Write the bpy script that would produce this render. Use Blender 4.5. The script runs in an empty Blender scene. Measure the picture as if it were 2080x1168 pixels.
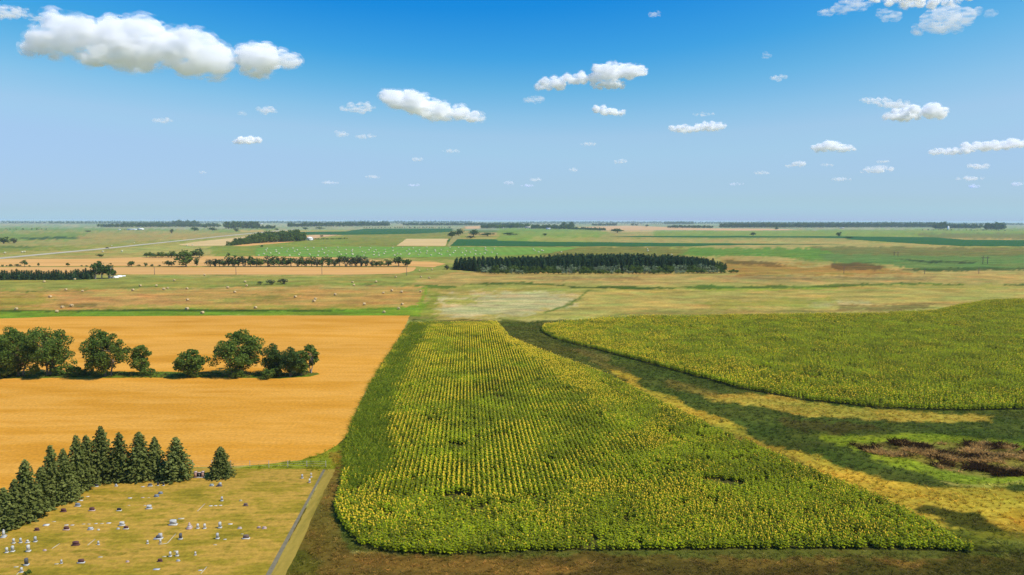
import bpy, bmesh, math, random
import numpy as np
from mathutils import Vector, Matrix, Euler, noise as mnoise

R = math.radians
SC = bpy.context.scene
COL = SC.collection
random.seed(7)
RNG = np.random.default_rng(7)

# ------------------------------------------------------------------ camera, sky, sun, exposure
CAM_H, PITCH, ROLL = 40.0, R(5.6), R(0.11)
cam_d = bpy.data.cameras.new('camera')
cam = bpy.data.objects.new('camera', cam_d); COL.objects.link(cam)
cam_d.sensor_width = 36.0; cam_d.lens = 24.0
cam_d.clip_start = 0.5; cam_d.clip_end = 120000
cam.location = (0, 0, CAM_H)
CM = Matrix.Rotation(math.pi/2 - PITCH, 3, 'X') @ Matrix.Rotation(ROLL, 3, 'Z')
cam.rotation_euler = CM.to_euler()
SC.camera = cam

SUN_AZ, SUN_EL = R(108), R(52)          # azimuth measured from +Y towards +X
world = bpy.data.worlds.new('World'); SC.world = world; world.use_nodes = True
wn = world.node_tree; wn.nodes.clear()
sky = wn.nodes.new('ShaderNodeTexSky'); sky.sky_type = 'NISHITA'
sky.sun_disc = False; sky.sun_elevation = SUN_EL; sky.sun_rotation = SUN_AZ
sky.altitude = 0; sky.air_density = 1.0; sky.dust_density = 0.6; sky.ozone_density = 4.0
SKY_K = 0.105                            # polarised, deeper blue: each channel of the whole sky is graded by one tone curve
sep = wn.nodes.new('ShaderNodeSeparateColor'); hs = wn.nodes.new('ShaderNodeCombineColor')
wn.links.new(sky.outputs[0], sep.inputs[0])
GRADE = ([(.10,.004),(.155,.010),(.19,.05),(.22,.125),(.26,.235),(.30,.32),(.36,.345),(.45,.36),(.55,.38),(1,.6)],
         [(.20,.17),(.267,.24),(.315,.33),(.36,.42),(.41,.495),(.45,.53),(.49,.55),(.54,.54),(.65,.55),(1,.76)],
         [(.30,.66),(.40,.665),(.455,.655),(.51,.695),(.545,.70),(.58,.73),(.66,.765),(1,.95)])
for ch in range(3):
    a_ = wn.nodes.new('ShaderNodeMath'); a_.operation = 'MULTIPLY'; a_.inputs[1].default_value = SKY_K
    r_ = wn.nodes.new('ShaderNodeValToRGB'); cr_ = r_.color_ramp
    while len(cr_.elements) > 1: cr_.elements.remove(cr_.elements[-1])
    for k_, (p_, v_) in enumerate(GRADE[ch]):
        e_ = cr_.elements[0] if k_ == 0 else cr_.elements.new(p_)
        e_.position = p_; e_.color = (v_, v_, v_, 1)
    c_ = wn.nodes.new('ShaderNodeMath'); c_.operation = 'DIVIDE'; c_.inputs[1].default_value = SKY_K
    wn.links.new(sep.outputs[ch], a_.inputs[0]); wn.links.new(a_.outputs[0], r_.inputs[0])
    wn.links.new(r_.outputs[0], c_.inputs[0]); wn.links.new(c_.outputs[0], hs.inputs[ch])
bg = wn.nodes.new('ShaderNodeBackground'); bg.inputs['Strength'].default_value = SKY_K
wo = wn.nodes.new('ShaderNodeOutputWorld')
wn.links.new(hs.outputs[0], bg.inputs['Color']); wn.links.new(bg.outputs[0], wo.inputs['Surface'])

sun_d = bpy.data.lights.new('sun', 'SUN'); sun_d.energy = 4.6; sun_d.angle = R(0.5); sun_d.color = (1.0, 0.94, 0.84)
sun = bpy.data.objects.new('sun', sun_d); COL.objects.link(sun)
sdir = Vector((math.sin(SUN_AZ)*math.cos(SUN_EL), math.cos(SUN_AZ)*math.cos(SUN_EL), math.sin(SUN_EL)))
sun.rotation_euler = sdir.to_track_quat('Z', 'Y').to_euler()
sun.location = sdir*300

SC.view_settings.view_transform = 'Standard'; SC.view_settings.look = 'None'
SC.view_settings.exposure = 0.14; SC.view_settings.gamma = 1.0; SC.view_settings.use_curve_mapping = False
SC.cycles.max_bounces = 16; SC.cycles.diffuse_bounces = 2; SC.cycles.glossy_bounces = 1
SC.cycles.transmission_bounces = 2; SC.cycles.transparent_max_bounces = 24; SC.cycles.volume_bounces = 14
SC.cycles.use_denoising = True; SC.cycles.denoising_prefilter = 'FAST'; SC.cycles.filter_width = 1.5; SC.cycles.use_adaptive_sampling = False
SC.cycles.sample_clamp_indirect = 1.0

# ------------------------------------------------------------------ geometry helpers
F = 1280*24/36.0*2080/1280          # focal length in photograph pixels
YAW = R(3.7)                         # section lines run 3.7 degrees left of the view axis
UDIR = Vector((-math.sin(YAW), math.cos(YAW), 0)); VDIR = Vector((math.cos(YAW), math.sin(YAW), 0))

def G(px, py, z=0.0):
    """ground point seen at a photograph pixel"""
    d = CM @ Vector((px-1040, 584-py, -F))
    t = (z-CAM_H)/d.z
    return Vector((d.x*t, d.y*t, z))

CMn = np.array(CM)
def to_px(X, Y, Z=0.0):
    P = np.stack([X, Y, np.zeros_like(X)+Z-CAM_H], -1) @ CMn
    return 1040 + F*P[..., 0]/-P[..., 2], 584 - F*P[..., 1]/-P[..., 2]

def ppm(px, py):
    """photograph pixels per metre at a ground point"""
    g = G(px, py); v = CM.transposed() @ (g-Vector((0, 0, CAM_H)))
    return F/-v.z

def lin(c):
    c = np.asarray(c, float)/255.0
    return np.where(c <= 0.04045, c/12.92, ((c+0.055)/1.055)**2.4)
KL = 1.0/1.32                        # a sunlit flat surface renders about this much brighter than its base colour
def C(r, g, b):
    v = lin((r, g, b))*KL
    return (float(v[0]), float(v[1]), float(v[2]), 1.0)

def hash2(ix, iy, seed):
    n = (ix.astype(np.int64)*374761393 + iy.astype(np.int64)*668265263 + seed*974634777) & 0x7fffffff
    n = ((n ^ (n >> 13))*1274126177) & 0x7fffffff
    return ((n ^ (n >> 16)) & 0xffff)/65535.0
def vnoise(x, y, seed=0):
    ix = np.floor(x); iy = np.floor(y); fx = x-ix; fy = y-iy
    fx = fx*fx*(3-2*fx); fy = fy*fy*(3-2*fy)
    a = hash2(ix, iy, seed); b = hash2(ix+1, iy, seed); c = hash2(ix, iy+1, seed); d = hash2(ix+1, iy+1, seed)
    return (a*(1-fx)+b*fx)*(1-fy) + (c*(1-fx)+d*fx)*fy
def fbm(x, y, seed=0, oct=4):
    s = 0; a = 0.5; t = 0
    for k in range(oct):
        s = s + a*vnoise(x*2**k, y*2**k, seed+k*17); t += a; a *= 0.55
    return s/t
def sstep(a, b, x):
    t = np.clip((x-a)/(b-a), 0, 1); return t*t*(3-2*t)

def poly_sd(px, py, poly):
    """signed distance, positive inside, of points to a polygon"""
    inside = np.zeros(px.shape, bool); dist = np.full(px.shape, 1e9)
    n = len(poly)
    for i in range(n):
        x1, y1 = poly[i]; x2, y2 = poly[(i+1) % n]
        if y1 != y2:
            c = ((y1 > py) != (y2 > py)) & (px < (x2-x1)*(py-y1)/(y2-y1)+x1)
            inside ^= c
        dx, dy = x2-x1, y2-y1; L = dx*dx+dy*dy+1e-12
        t = np.clip(((px-x1)*dx+(py-y1)*dy)/L, 0, 1)
        dist = np.minimum(dist, np.hypot(px-x1-t*dx, py-y1-t*dy))
    return np.where(inside, dist, -dist)

def inside_poly(px, py, poly):
    inside = np.zeros(px.shape, bool); n = len(poly)
    for i in range(n):
        x1, y1 = poly[i]; x2, y2 = poly[(i+1) % n]
        if y1 != y2:
            inside ^= ((y1 > py) != (y2 > py)) & (px < (x2-x1)*(py-y1)/(y2-y1)+x1)
    return inside

# ------------------------------------------------------------------ object helpers
def tag(o, label=None, cat=None, group=None, kind=None):
    if label: o['label'] = label
    if cat: o['category'] = cat
    if group: o['group'] = group
    if kind: o['kind'] = kind
    return o
def link(o, parent=None):
    COL.objects.link(o)
    if parent: o.parent = parent
    return o
def empty(name, loc, rz=0, s=(1, 1, 1)):
    o = bpy.data.objects.new(name, None); o.location = loc; o.rotation_euler = (0, 0, rz); o.scale = s
    o.empty_display_size = 0.3
    COL.objects.link(o); return o
def mesh_np(name, V, Fc, mats=(), mi=None, smooth=False):
    """V (n,3), Fc (m,k) with one face size"""
    V = np.asarray(V, np.float32); Fc = np.asarray(Fc, np.int32)
    me = bpy.data.meshes.new(name); k = Fc.shape[1]
    me.vertices.add(len(V)); me.vertices.foreach_set('co', V.ravel())
    me.loops.add(Fc.size); me.loops.foreach_set('vertex_index', Fc.ravel())
    me.polygons.add(len(Fc)); me.polygons.foreach_set('loop_start', np.arange(0, Fc.size, k, dtype=np.int32))
    for m in mats: me.materials.append(m)
    if mi is not None: me.polygons.foreach_set('material_index', np.asarray(mi, np.int32))
    if smooth: me.polygons.foreach_set('use_smooth', np.ones(len(Fc), bool))
    me.update(calc_edges=True); me.validate()
    return me
class MB:
    """collects triangles and quads (as triangles) with material numbers"""
    def __init__(s): s.v = []; s.f = []; s.m = []; s.n = 0
    def add(s, V, Fc, m=0):
        V = np.asarray(V, float).reshape(-1, 3)
        for f in Fc:
            for k in range(1, len(f)-1): s.f.append((f[0]+s.n, f[k]+s.n, f[k+1]+s.n)); s.m.append(m)
        s.v.append(V); s.n += len(V)
    def quads(s, Q, m=0):
        """Q (n,4,3)"""
        n = len(Q); i = np.arange(n)*4+s.n
        s.v.append(Q.reshape(-1, 3))
        t = np.concatenate([np.stack([i, i+1, i+2], 1), np.stack([i, i+2, i+3], 1)])
        s.f.extend(map(tuple, t.tolist())); s.m.extend([m]*len(t)); s.n += n*4
    def box(s, c, d, m=0, taper=1.0, rz=0):
        x, y, z = d[0]/2, d[1]/2, d[2]/2
        V = [(-x, -y, -z), (x, -y, -z), (x, y, -z), (-x, y, -z), (-x*taper, -y*taper, z), (x*taper, -y*taper, z), (x*taper, y*taper, z), (-x*taper, y*taper, z)]
        cz, sz = math.cos(rz), math.sin(rz)
        V = [(c[0]+a*cz-b*sz, c[1]+a*sz+b*cz, c[2]+e) for a, b, e in V]
        s.add(V, [(3, 2, 1, 0), (4, 5, 6, 7), (0, 1, 5, 4), (1, 2, 6, 5), (2, 3, 7, 6), (3, 0, 4, 7)], m)
    def prism(s, pts, y0, y1, m=0):
        """outline in x,z extruded along y"""
        n = len(pts); V = [(p[0], y0, p[1]) for p in pts]+[(p[0], y1, p[1]) for p in pts]
        fs = [tuple(range(n)), tuple(range(2*n-1, n-1, -1))]+[(i, i+n, (i+1) % n+n, (i+1) % n) for i in range(n)]
        s.add(V, fs, m)
    def tube(s, P, Rr, m=0, k=6):
        P = [Vector(p) for p in P]; V = []; fs = []
        for i, p in enumerate(P):
            d = (P[min(i+1, len(P)-1)]-P[max(i-1, 0)]).normalized()
            a = d.orthogonal().normalized(); b = d.cross(a)
            for j in range(k):
                t = 2*math.pi*j/k; V.append(p+(a*math.cos(t)+b*math.sin(t))*Rr[i])
        for i in range(len(P)-1):
            for j in range(k): fs.append((i*k+j, i*k+(j+1) % k, (i+1)*k+(j+1) % k, (i+1)*k+j))
        fs.append(tuple((len(P)-1)*k+j for j in range(k)))
        s.add([tuple(v) for v in V], fs, m)
    def mesh(s, name, mats, smooth=False):
        return mesh_np(name, np.concatenate(s.v), s.f, mats, s.m, smooth)
    def build(s, name, mats, parent=None, smooth=False):
        return link(bpy.data.objects.new(name, s.mesh(name, mats if isinstance(mats, (list, tuple)) else [mats], smooth)), parent)

# ------------------------------------------------------------------ materials
class NT:
    def __init__(s, name):
        s.mat = bpy.data.materials.new(name); s.mat.use_nodes = True; s.t = s.mat.node_tree; s.t.nodes.clear()
        s.out = s.t.nodes.new('ShaderNodeOutputMaterial')
    def n(s, typ, **kw):
        nd = s.t.nodes.new(typ)
        for k, v in kw.items():
            if k.startswith('i_'):
                key = k[2:]; key = int(key) if key.isdigit() else key.replace('_', ' ')
                if isinstance(v, bpy.types.NodeSocket): s.t.links.new(v, nd.inputs[key])
                else: nd.inputs[key].default_value = v
            else: setattr(nd, k, v)
        return nd
    def l(s, a, b): s.t.links.new(a, b)
    def coord(s, scale=(1, 1, 1), rz=0.0, typ='Object'):
        tc = s.n('ShaderNodeTexCoord'); mp = s.n('ShaderNodeMapping')
        mp.inputs['Scale'].default_value = scale; mp.inputs['Rotation'].default_value = (0, 0, rz)
        s.l(tc.outputs[typ], mp.inputs['Vector']); return mp.outputs[0]
    def noise(s, vec, scale, detail=6, rough=0.6, dist=0.0):
        nd = s.n('ShaderNodeTexNoise', i_Scale=scale, i_Detail=detail, i_Roughness=rough, i_Distortion=dist)
        s.l(vec, nd.inputs['Vector']); return nd.outputs[0]
    def ramp(s, fac, stops, interp='LINEAR'):
        nd = s.n('ShaderNodeValToRGB'); cr = nd.color_ramp; cr.interpolation = interp
        while len(cr.elements) > 1: cr.elements.remove(cr.elements[-1])
        cr.elements[0].position = stops[0][0]; cr.elements[0].color = stops[0][1]
        for p, c in stops[1:]:
            e = cr.elements.new(p); e.color = c
        s.l(fac, nd.inputs[0]); return nd.outputs[0]
    def mix(s, fac, a, b, mode='MIX'):
        nd = s.n('ShaderNodeMix', data_type='RGBA', blend_type=mode)
        for sock, v in ((nd.inputs[0], fac), (nd.inputs[6], a), (nd.inputs[7], b)):
            if isinstance(v, bpy.types.NodeSocket): s.l(v, sock)
            else: sock.default_value = v
        return nd.outputs[2]
    def math(s, op, a, b=0.0, clamp=False):
        nd = s.n('ShaderNodeMath', operation=op, use_clamp=clamp)
        for sock, v in ((nd.inputs[0], a), (nd.inputs[1], b)):
            if isinstance(v, bpy.types.NodeSocket): s.l(v, sock)
            else: sock.default_value = v
        return nd.outputs[0]
    def mrange(s, v, a, b, c, d):
        nd = s.n('ShaderNodeMapRange', i_1=a, i_2=b, i_3=c, i_4=d); s.l(v, nd.inputs[0]); return nd.outputs[0]
    def surf(s, color, rough=0.9, bump=None, bstr=0.5, bdist=0.05, spec=0.15, trans=None):
        p = s.n('ShaderNodeBsdfPrincipled'); p.inputs['Roughness'].default_value = rough
        p.inputs['Specular IOR Level'].default_value = spec
        if isinstance(color, bpy.types.NodeSocket): s.l(color, p.inputs['Base Color'])
        else: p.inputs['Base Color'].default_value = color
        if bump is not None:
            b = s.n('ShaderNodeBump'); b.inputs['Strength'].default_value = bstr; b.inputs['Distance'].default_value = bdist
            s.l(bump, b.inputs['Height']); s.l(b.outputs[0], p.inputs['Normal'])
        sh = p.outputs[0]
        if trans:
            t = s.n('ShaderNodeBsdfTranslucent')
            if isinstance(color, bpy.types.NodeSocket): s.l(color, t.inputs[0])
            else: t.inputs[0].default_value = color
            m = s.n('ShaderNodeMixShader'); m.inputs[0].default_value = trans
            s.l(sh, m.inputs[1]); s.l(t.outputs[0], m.inputs[2]); sh = m.outputs[0]
        s.l(sh, s.out.inputs['Surface']); return s.mat

def plain(name, c, var=0.25, scale=3.0, rough=0.8, bump=0.0, trans=None, spec=0.2, rnd=0.0):
    m = NT(name); v = m.coord(); nz = m.noise(v, scale, 5, 0.6)
    k = m.mrange(nz, 0.25, 0.75, 1-var, 1+var)
    if rnd:
        oi = m.n('ShaderNodeObjectInfo'); k = m.math('MULTIPLY', k, m.mrange(oi.outputs['Random'], 0, 1, 1-rnd, 1+rnd))
    col = m.mix(1.0, c, k, 'MULTIPLY')
    return m.surf(col, rough, nz if bump else None, bump, 0.03, spec, trans)

def field_mat(name, stops, scale=0.08, streak=(0.35, 1.0), rough=1.0, fine=0.25, rows=None, marks=None, rz=-YAW, detail=9, lo=0.3, hi=0.7, r2=0.66, bump=0.35):
    """stops: colours spread over a fractal noise; streak: stretch along the cross direction; rows: (spacing, depth, colour factor)"""
    m = NT(name)
    v = m.coord((streak[0], streak[1], 1), rz)
    n1 = m.noise(v, scale, detail, r2)
    n1 = m.mrange(n1, lo, hi, 0, 1)
    k = len(stops); col = m.ramp(n1, [(i/(k-1), s) for i, s in enumerate(stops)])
    v2 = m.coord((1, 1, 1), rz); n2 = m.noise(v2, 1.6, 6, 0.75)
    col = m.mix(1.0, col, m.mrange(n2, 0.25, 0.75, 1-fine, 1+fine), 'MULTIPLY')
    v3 = m.coord((0.25, 1, 1), rz); n3 = m.noise(v3, 0.02, 3, 0.5)
    col = m.mix(1.0, col, m.mrange(n3, 0.3, 0.7, 0.9, 1.1), 'MULTIPLY')
    if rows:
        ax, sp, depth = rows
        w = m.n('ShaderNodeTexWave', bands_direction=ax, wave_type='BANDS'); w.inputs['Scale'].default_value = 2*math.pi/sp/20.0
        w.inputs['Distortion'].default_value = 1.2; w.inputs['Detail'].default_value = 2; w.inputs['Detail Scale'].default_value = 0.6
        m.l(v2, w.inputs['Vector'])
        col = m.mix(1.0, col, m.mrange(w.outputs['Fac'], 0, 1, 1-depth, 1+depth), 'MULTIPLY')
    if marks:
        mc, th = marks
        v4 = m.coord((0.12, 1.1, 1), rz); n4 = m.noise(v4, 0.35, 2, 0.5)
        col = m.mix(m.mrange(n4, th, th+0.03, 0, 0.75), col, mc)
    return m.surf(col, rough, n2 if bump else None, bump, 0.12, 0.05)

# ================================================================== THE GROUND
# colour patches of natural grass: polygon in photograph pixels projected to the ground, colour, edge softness
G_OL = (150, 146, 62); 
PAINT = [
 # far plain
 ([(-200,440),(2300,440),(2300,470),(-200,466)], (150,160,120), 1, .8),
 ([(-200,462),(150,462),(400,466),(560,462),(560,466),(240,474),(-200,478)], (120,145,75), 2, .9),
 ([(-200,470),(400,468),(560,476),(-200,520)], (160,152,85), 3, .9),
 ([(-200,474),(180,472),(420,480),(300,486),(-200,492)], (118,142,62), 3, .8),
 ([(20,484),(120,481),(185,482),(180,485),(60,486)], (50,80,50), 1, .9),
 ([(-200,498),(120,500),(200,502),(-200,522)], (120,138,52), 3, .7),
 ([(-200,500),(70,500),(70,503),(-200,505)], (70,100,45), 1.5, .7),
 ([(180,474),(400,474),(480,478),(300,490),(150,486)], (172,150,84), 3, .8),
 ([(240,505),(420,488),(480,498),(420,515),(300,516),(240,512)], (168,162,84), 3, .8),
 ([(430,500),(560,490),(760,486),(830,498),(1000,500),(1400,500),(1700,505),(1650,525),(1400,520),(900,530),(700,522),(430,520)], (128,142,54), 4, .9),
 ([(690,476),(930,470),(920,486),(800,502),(620,500)], (130,135,58), 3, .8),
 ([(560,492),(700,480),(720,500),(560,502)], (130,145,55), 3, .7),
 # centre far
 ([(1010,462),(1200,462),(1260,480),(1010,492)], (120,150,55), 3, .8),
 ([(1080,480),(1250,482),(1400,487),(1380,493),(1080,492)], (160,155,76), 3, .8),
 ([(1200,484),(1700,484),(1800,500),(1500,505),(1220,495)], (164,152,84), 3, .9),
 ([(1220,474),(1460,472),(1420,482),(1220,482)], (160,150,84), 2, .6),
 ([(1100,502),(1330,500),(1430,508),(1400,520),(1100,522)], (122,116,52), 3, .8),
 ([(1330,468),(2300,464),(2300,481),(1330,481)], (128,150,64), 2, .9),
 ([(1850,474),(2300,474),(2300,487),(1900,484)], (118,120,66), 2, .8),
 ([(1480,490),(1760,492),(2000,502),(1760,503),(1500,502)], (176,160,88), 3, .8),
 # right green basin
 ([(1400,505),(1700,503),(1800,520),(1780,535),(1500,524),(1380,518)], (98,134,50), 3, .9),
 ([(1660,516),(2300,520),(2300,549),(2000,545),(1880,549),(1800,536),(1690,533)], (102,128,62), 2, .95),
 ([(1640,500),(1900,502),(2300,504),(2300,519),(1900,520),(1700,516)], (118,116,58), 2, .9),
 ([(1560,524),(1640,530),(1690,535),(1640,540),(1580,538)], (150,140,70), 3, .5),
 ([(1830,528),(1900,530),(1980,532),(1970,535),(1880,534)], (48,62,36), 2, .9),
 ([(1880,546),(2000,542),(2080,545),(2200,552),(2000,549),(1900,552),(1815,548)], (66,90,40), 1.5, .9),
 ([(1600,536),(1650,538),(1760,532),(1815,545),(1700,545),(1610,542)], (72,100,50), 2, .6),
 # brown land right of the plantation
 ([(1460,520),(1560,524),(1640,536),(1790,540),(1800,548),(1880,556),(1500,562),(1470,545)], (162,126,56), 3, .9),
 ([(1440,522),(1560,520),(1640,528),(1620,538),(1520,532)], (176,156,86), 3, .8),
 ([(1470,528),(1550,531),(1600,538),(1570,541),(1480,535)], (104,84,38), 2, .8),
 ([(1680,536),(1740,533),(1790,540),(1790,548),(1700,549)], (106,84,42), 2, .9),
 ([(1600,542),(1670,537),(1690,534),(1690,538),(1650,544)], (186,162,90), 1.5, .8),
 # meadow in front of the plantation, both sides
 ([(820,556),(920,545),(960,552),(1500,560),(2300,552),(2300,575),(1500,573),(860,580)], (178,152,80), 3, .95),
 ([(1050,564),(1300,562),(1310,569),(1080,569)], (128,112,62), 3, .6),
 ([(1450,560),(1900,562),(1890,570),(1450,568)], (132,116,66), 3, .6),
 ([(820,545),(905,530),(930,550),(880,566),(820,562)], (140,146,62), 3, .7),
 # creek with its green margins
 ([(860,582),(1000,576),(1160,578),(1400,586),(1700,578),(2000,576),(2300,578),(2300,590),(1700,588),(1400,592),(1000,590),(860,592)], (160,150,66), 4, .8),
 ([(940,578),(1000,574),(1060,573),(1150,577),(1150,580),(1060,577),(980,579)], (72,96,30), 1.5, .95),
 ([(1155,581),(1215,583),(1260,580),(1310,582),(1380,586),(1300,588),(1230,586),(1160,585)], (62,84,26), 1.5, .95),
 ([(1380,584),(1440,578),(1500,583),(1560,579),(1660,581),(1700,576),(1760,577),(1830,574),(1960,577),(1960,580),(1830,578),(1740,582),(1640,585),(1530,586),(1420,588)], (84,108,34), 1.5, .9),
 ([(1400,588),(1540,586),(1700,584),(1700,587),(1540,590),(1410,591)], (146,158,44), 1.5, .7),
 ([(2010,578),(2080,576),(2200,576),(2200,580),(2080,580)], (70,92,40), 1.2, .9),
 ([(650,575),(760,573),(830,578),(950,580),(900,586),(820,582),(700,578)], (84,110,34), 1.5, .9),
 ([(-200,592),(60,590),(110,588),(100,592),(-200,600)], (74,98,26), 1.5, .9),
 ([(120,589),(200,583),(330,579),(480,580),(560,575),(640,574),(640,578),(500,583),(350,583),(200,587),(130,592)], (88,112,30), 1.8, .9),
 ([(120,592),(330,585),(330,592),(130,597)], (152,146,54), 4, .5),
 # left meadow
 ([(-200,568),(830,558),(860,566),(830,578),(-200,592)], (146,146,62), 4, .8),
 ([(-200,592),(300,588),(860,584),(850,630),(-200,632)], (184,146,72), 6, .95),
 ([(-200,598),(100,600),(60,625),(-200,628)], (144,132,44), 8, .7),
 ([(120,600),(300,600),(420,612),(330,625),(110,625)], (192,142,76), 8, .75),
 ([(420,612),(520,598),(620,598),(560,608),(470,616)], (132,132,52), 4, .6),
 ([(250,622),(560,620),(830,622),(830,630),(-200,632)], (152,144,54), 4, .7),
 ([(110,618),(190,617),(200,621),(130,624)], (100,88,36), 2, .7),
 ([(-200,634),(250,628),(600,629),(800,626),(860,615),(880,610),(850,645),(600,641),(-200,650)], (112,142,32), 2.5, .95),
 ([(-200,631),(300,628),(600,629),(700,630),(700,632),(-200,634)], (62,84,22), 0.8, .9),
 # dividing green line
 ([(868,585),(862,584),(838,640),(846,642)], (124,150,36), 2, .9),
 ([(872,590),(900,592),(905,625),(880,652),(850,650)], (132,138,46), 6, .8),
 # pale dry meadow right of it
 ([(900,592),(1180,590),(1400,592),(2300,584),(2300,615),(2000,612),(1880,628),(1650,636),(1200,642),(1050,648),(880,652)], (176,158,78), 6, .9),
 ([(905,600),(1100,593),(1180,600),(1150,625),(1040,642),(900,645)], (190,178,122), 8, .75),
 ([(905,608),(960,607),(1000,612),(960,618),(910,618)], (142,152,52), 4, .8),
 ([(1640,612),(1760,612),(1790,618),(1650,622)], (184,176,118), 4, .6),
 ([(1700,622),(1900,616),(1870,630),(1700,634)], (120,100,52), 5, .7),
 ([(1420,612),(1700,604),(1700,618),(1450,628)], (146,146,52), 6, .6),
 ([(1250,632),(1700,628),(1700,640),(1250,642)], (128,112,50), 5, .5),
 ([(1100,636),(1130,625),(1165,610),(1185,595),(1192,595),(1182,607),(1150,622),(1110,638)], (100,116,44), 2, .9),
 ([(1185,595),(1192,588),(1200,588),(1192,597)], (100,116,44), 2, .9),
 ([(840,655),(1040,648),(1300,644),(1700,640),(1880,630),(1900,634),(1700,644),(1200,650),(1040,656)], (186,172,92), 2, .8),
 # grassed waterway between the two sunflower fields
 ([(1000,652),(1130,652),(1100,680),(1500,790),(2300,840),(2300,1400),(500,1400),(700,1130),(2000,1130),(1450,940),(1050,710)], (78,90,30), 4, 1.0),
 ([(1085,650),(1180,652),(1140,672),(1260,700),(1500,765),(1640,795),(1800,812),(2300,812),(2300,846),(1800,842),(1600,815),(1340,756),(1090,690)], (74,86,28), 2, 1.0),
 ([(1100,655),(1150,650),(1120,690),(1240,722),(1200,740),(1090,700)], (110,104,48), 8, .7),
 ([(1130,700),(1240,735),(1290,770),(1230,760),(1130,725)], (124,108,44), 8, .7),
 ([(1150,738),(1245,752),(1370,810),(1450,850),(1556,905),(1630,918),(1795,968),(1900,990),(2080,996),(2300,1000),(2300,1150),(2080,1110),(1990,1100),(1850,1045),(1780,1010),(1640,950),(1500,890),(1330,815),(1230,768)], (184,158,50), 7, .97),
 ([(1500,885),(1640,950),(1800,1020),(1850,1060),(1780,1030),(1600,955),(1440,895)], (110,92,34), 6, .8),
 ([(1375,780),(1440,798),(1570,800),(1650,820),(1780,836),(1900,838),(2020,845),(2010,856),(1860,858),(1760,850),(1640,845),(1520,822),(1440,810)], (180,154,56), 4, .97),
 ([(1350,770),(1440,790),(1470,800),(1430,803),(1370,790)], (116,104,42), 5, .7),
 ([(1600,850),(1760,862),(1800,872),(1700,878),(1600,868)], (82,66,26), 8, .6),
 ([(1420,895),(1640,945),(1620,930),(1500,880)], (150,128,44), 6, .6),
 ([(1645,880),(1740,884),(1860,880),(2080,900),(2300,910),(2300,990),(2080,980),(2000,992),(1930,975),(1800,940),(1730,915)], (138,150,34), 5, .97),
 ([(1900,975),(1960,984),(2040,982),(2080,974),(2080,980),(2000,992),(1940,986)], (186,170,80), 3, .7),
 ([(1860,940),(1960,960),(2080,965),(2080,978),(1990,985),(1900,970)], (134,146,40), 5, .7),
 ([(1715,900),(1820,898),(1990,902),(2080,912),(2300,915),(2300,960),(2080,965),(2000,972),(1940,962),(1860,935),(1760,922)], (134,122,50), 5, .9),
 ([(1780,898),(1830,900),(1900,912),(1990,900),(2080,918),(2100,935),(2000,935),(1900,925),(1800,915)], (74,52,26), 6, .6),
 ([(1900,930),(2000,940),(2080,950),(2080,962),(1980,955),(1900,940)], (84,60,30), 5, .5),
 ([(1848,1036),(1880,1026),(1920,1036),(1970,1046),(2010,1066),(2040,1085),(1980,1080),(1900,1056)], (64,70,20), 5, .95),
 ([(1855,1056),(1990,1080),(2100,1090),(2100,1120),(1980,1122),(1900,1085)], (112,112,30), 8, .9),
 ([(2000,1040),(2080,1040),(2200,1100),(2080,1085)], (172,136,36), 7, .8),
 ([(1990,1100),(2080,1100),(2300,1120),(2300,1145),(2020,1132)], (124,126,44), 7, .8),
 ([(660,930),(720,850),(838,650),(1060,650),(1480,900),(2010,1134),(900,1140),(680,1110)], (92,96,34), 3, 1.0),
 # rough brown grass at the near edge and between lawn and sunflowers
 ([(655,950),(690,930),(690,1000),(680,1060),(740,1120),(900,1130),(2000,1132),(2300,1140),(2300,1600),(300,1600),(545,1180)], (112,94,36), 8, 1.0),
 ([(1000,1135),(2300,1140),(2300,1600),(1200,1600)], (84,72,26), 20, .9),
 ([(1700,1130),(2300,1140),(2300,1500),(1750,1500)], (70,72,22), 30, .8),
 ([(740,1130),(1000,1136),(1200,1150),(1100,1168),(800,1160)], (134,108,44), 14, .8),
 ([(655,1030),(690,1060),(700,1110),(660,1130),(600,1120)], (110,90,32), 10, .8),
 ([(600,1110),(660,1120),(660,1180),(560,1200)], (92,90,24), 12, .8),
 ([(660,955),(690,935),(690,1000),(672,1040),(652,1045)], (118,94,36), 8, .9),
 ([(470,950),(600,932),(700,900),(700,940),(668,958),(500,955)], (132,140,30), 4, .97),
 ([(672,925),(700,915),(702,945),(672,948)], (150,122,40), 6, .8),
]

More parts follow.
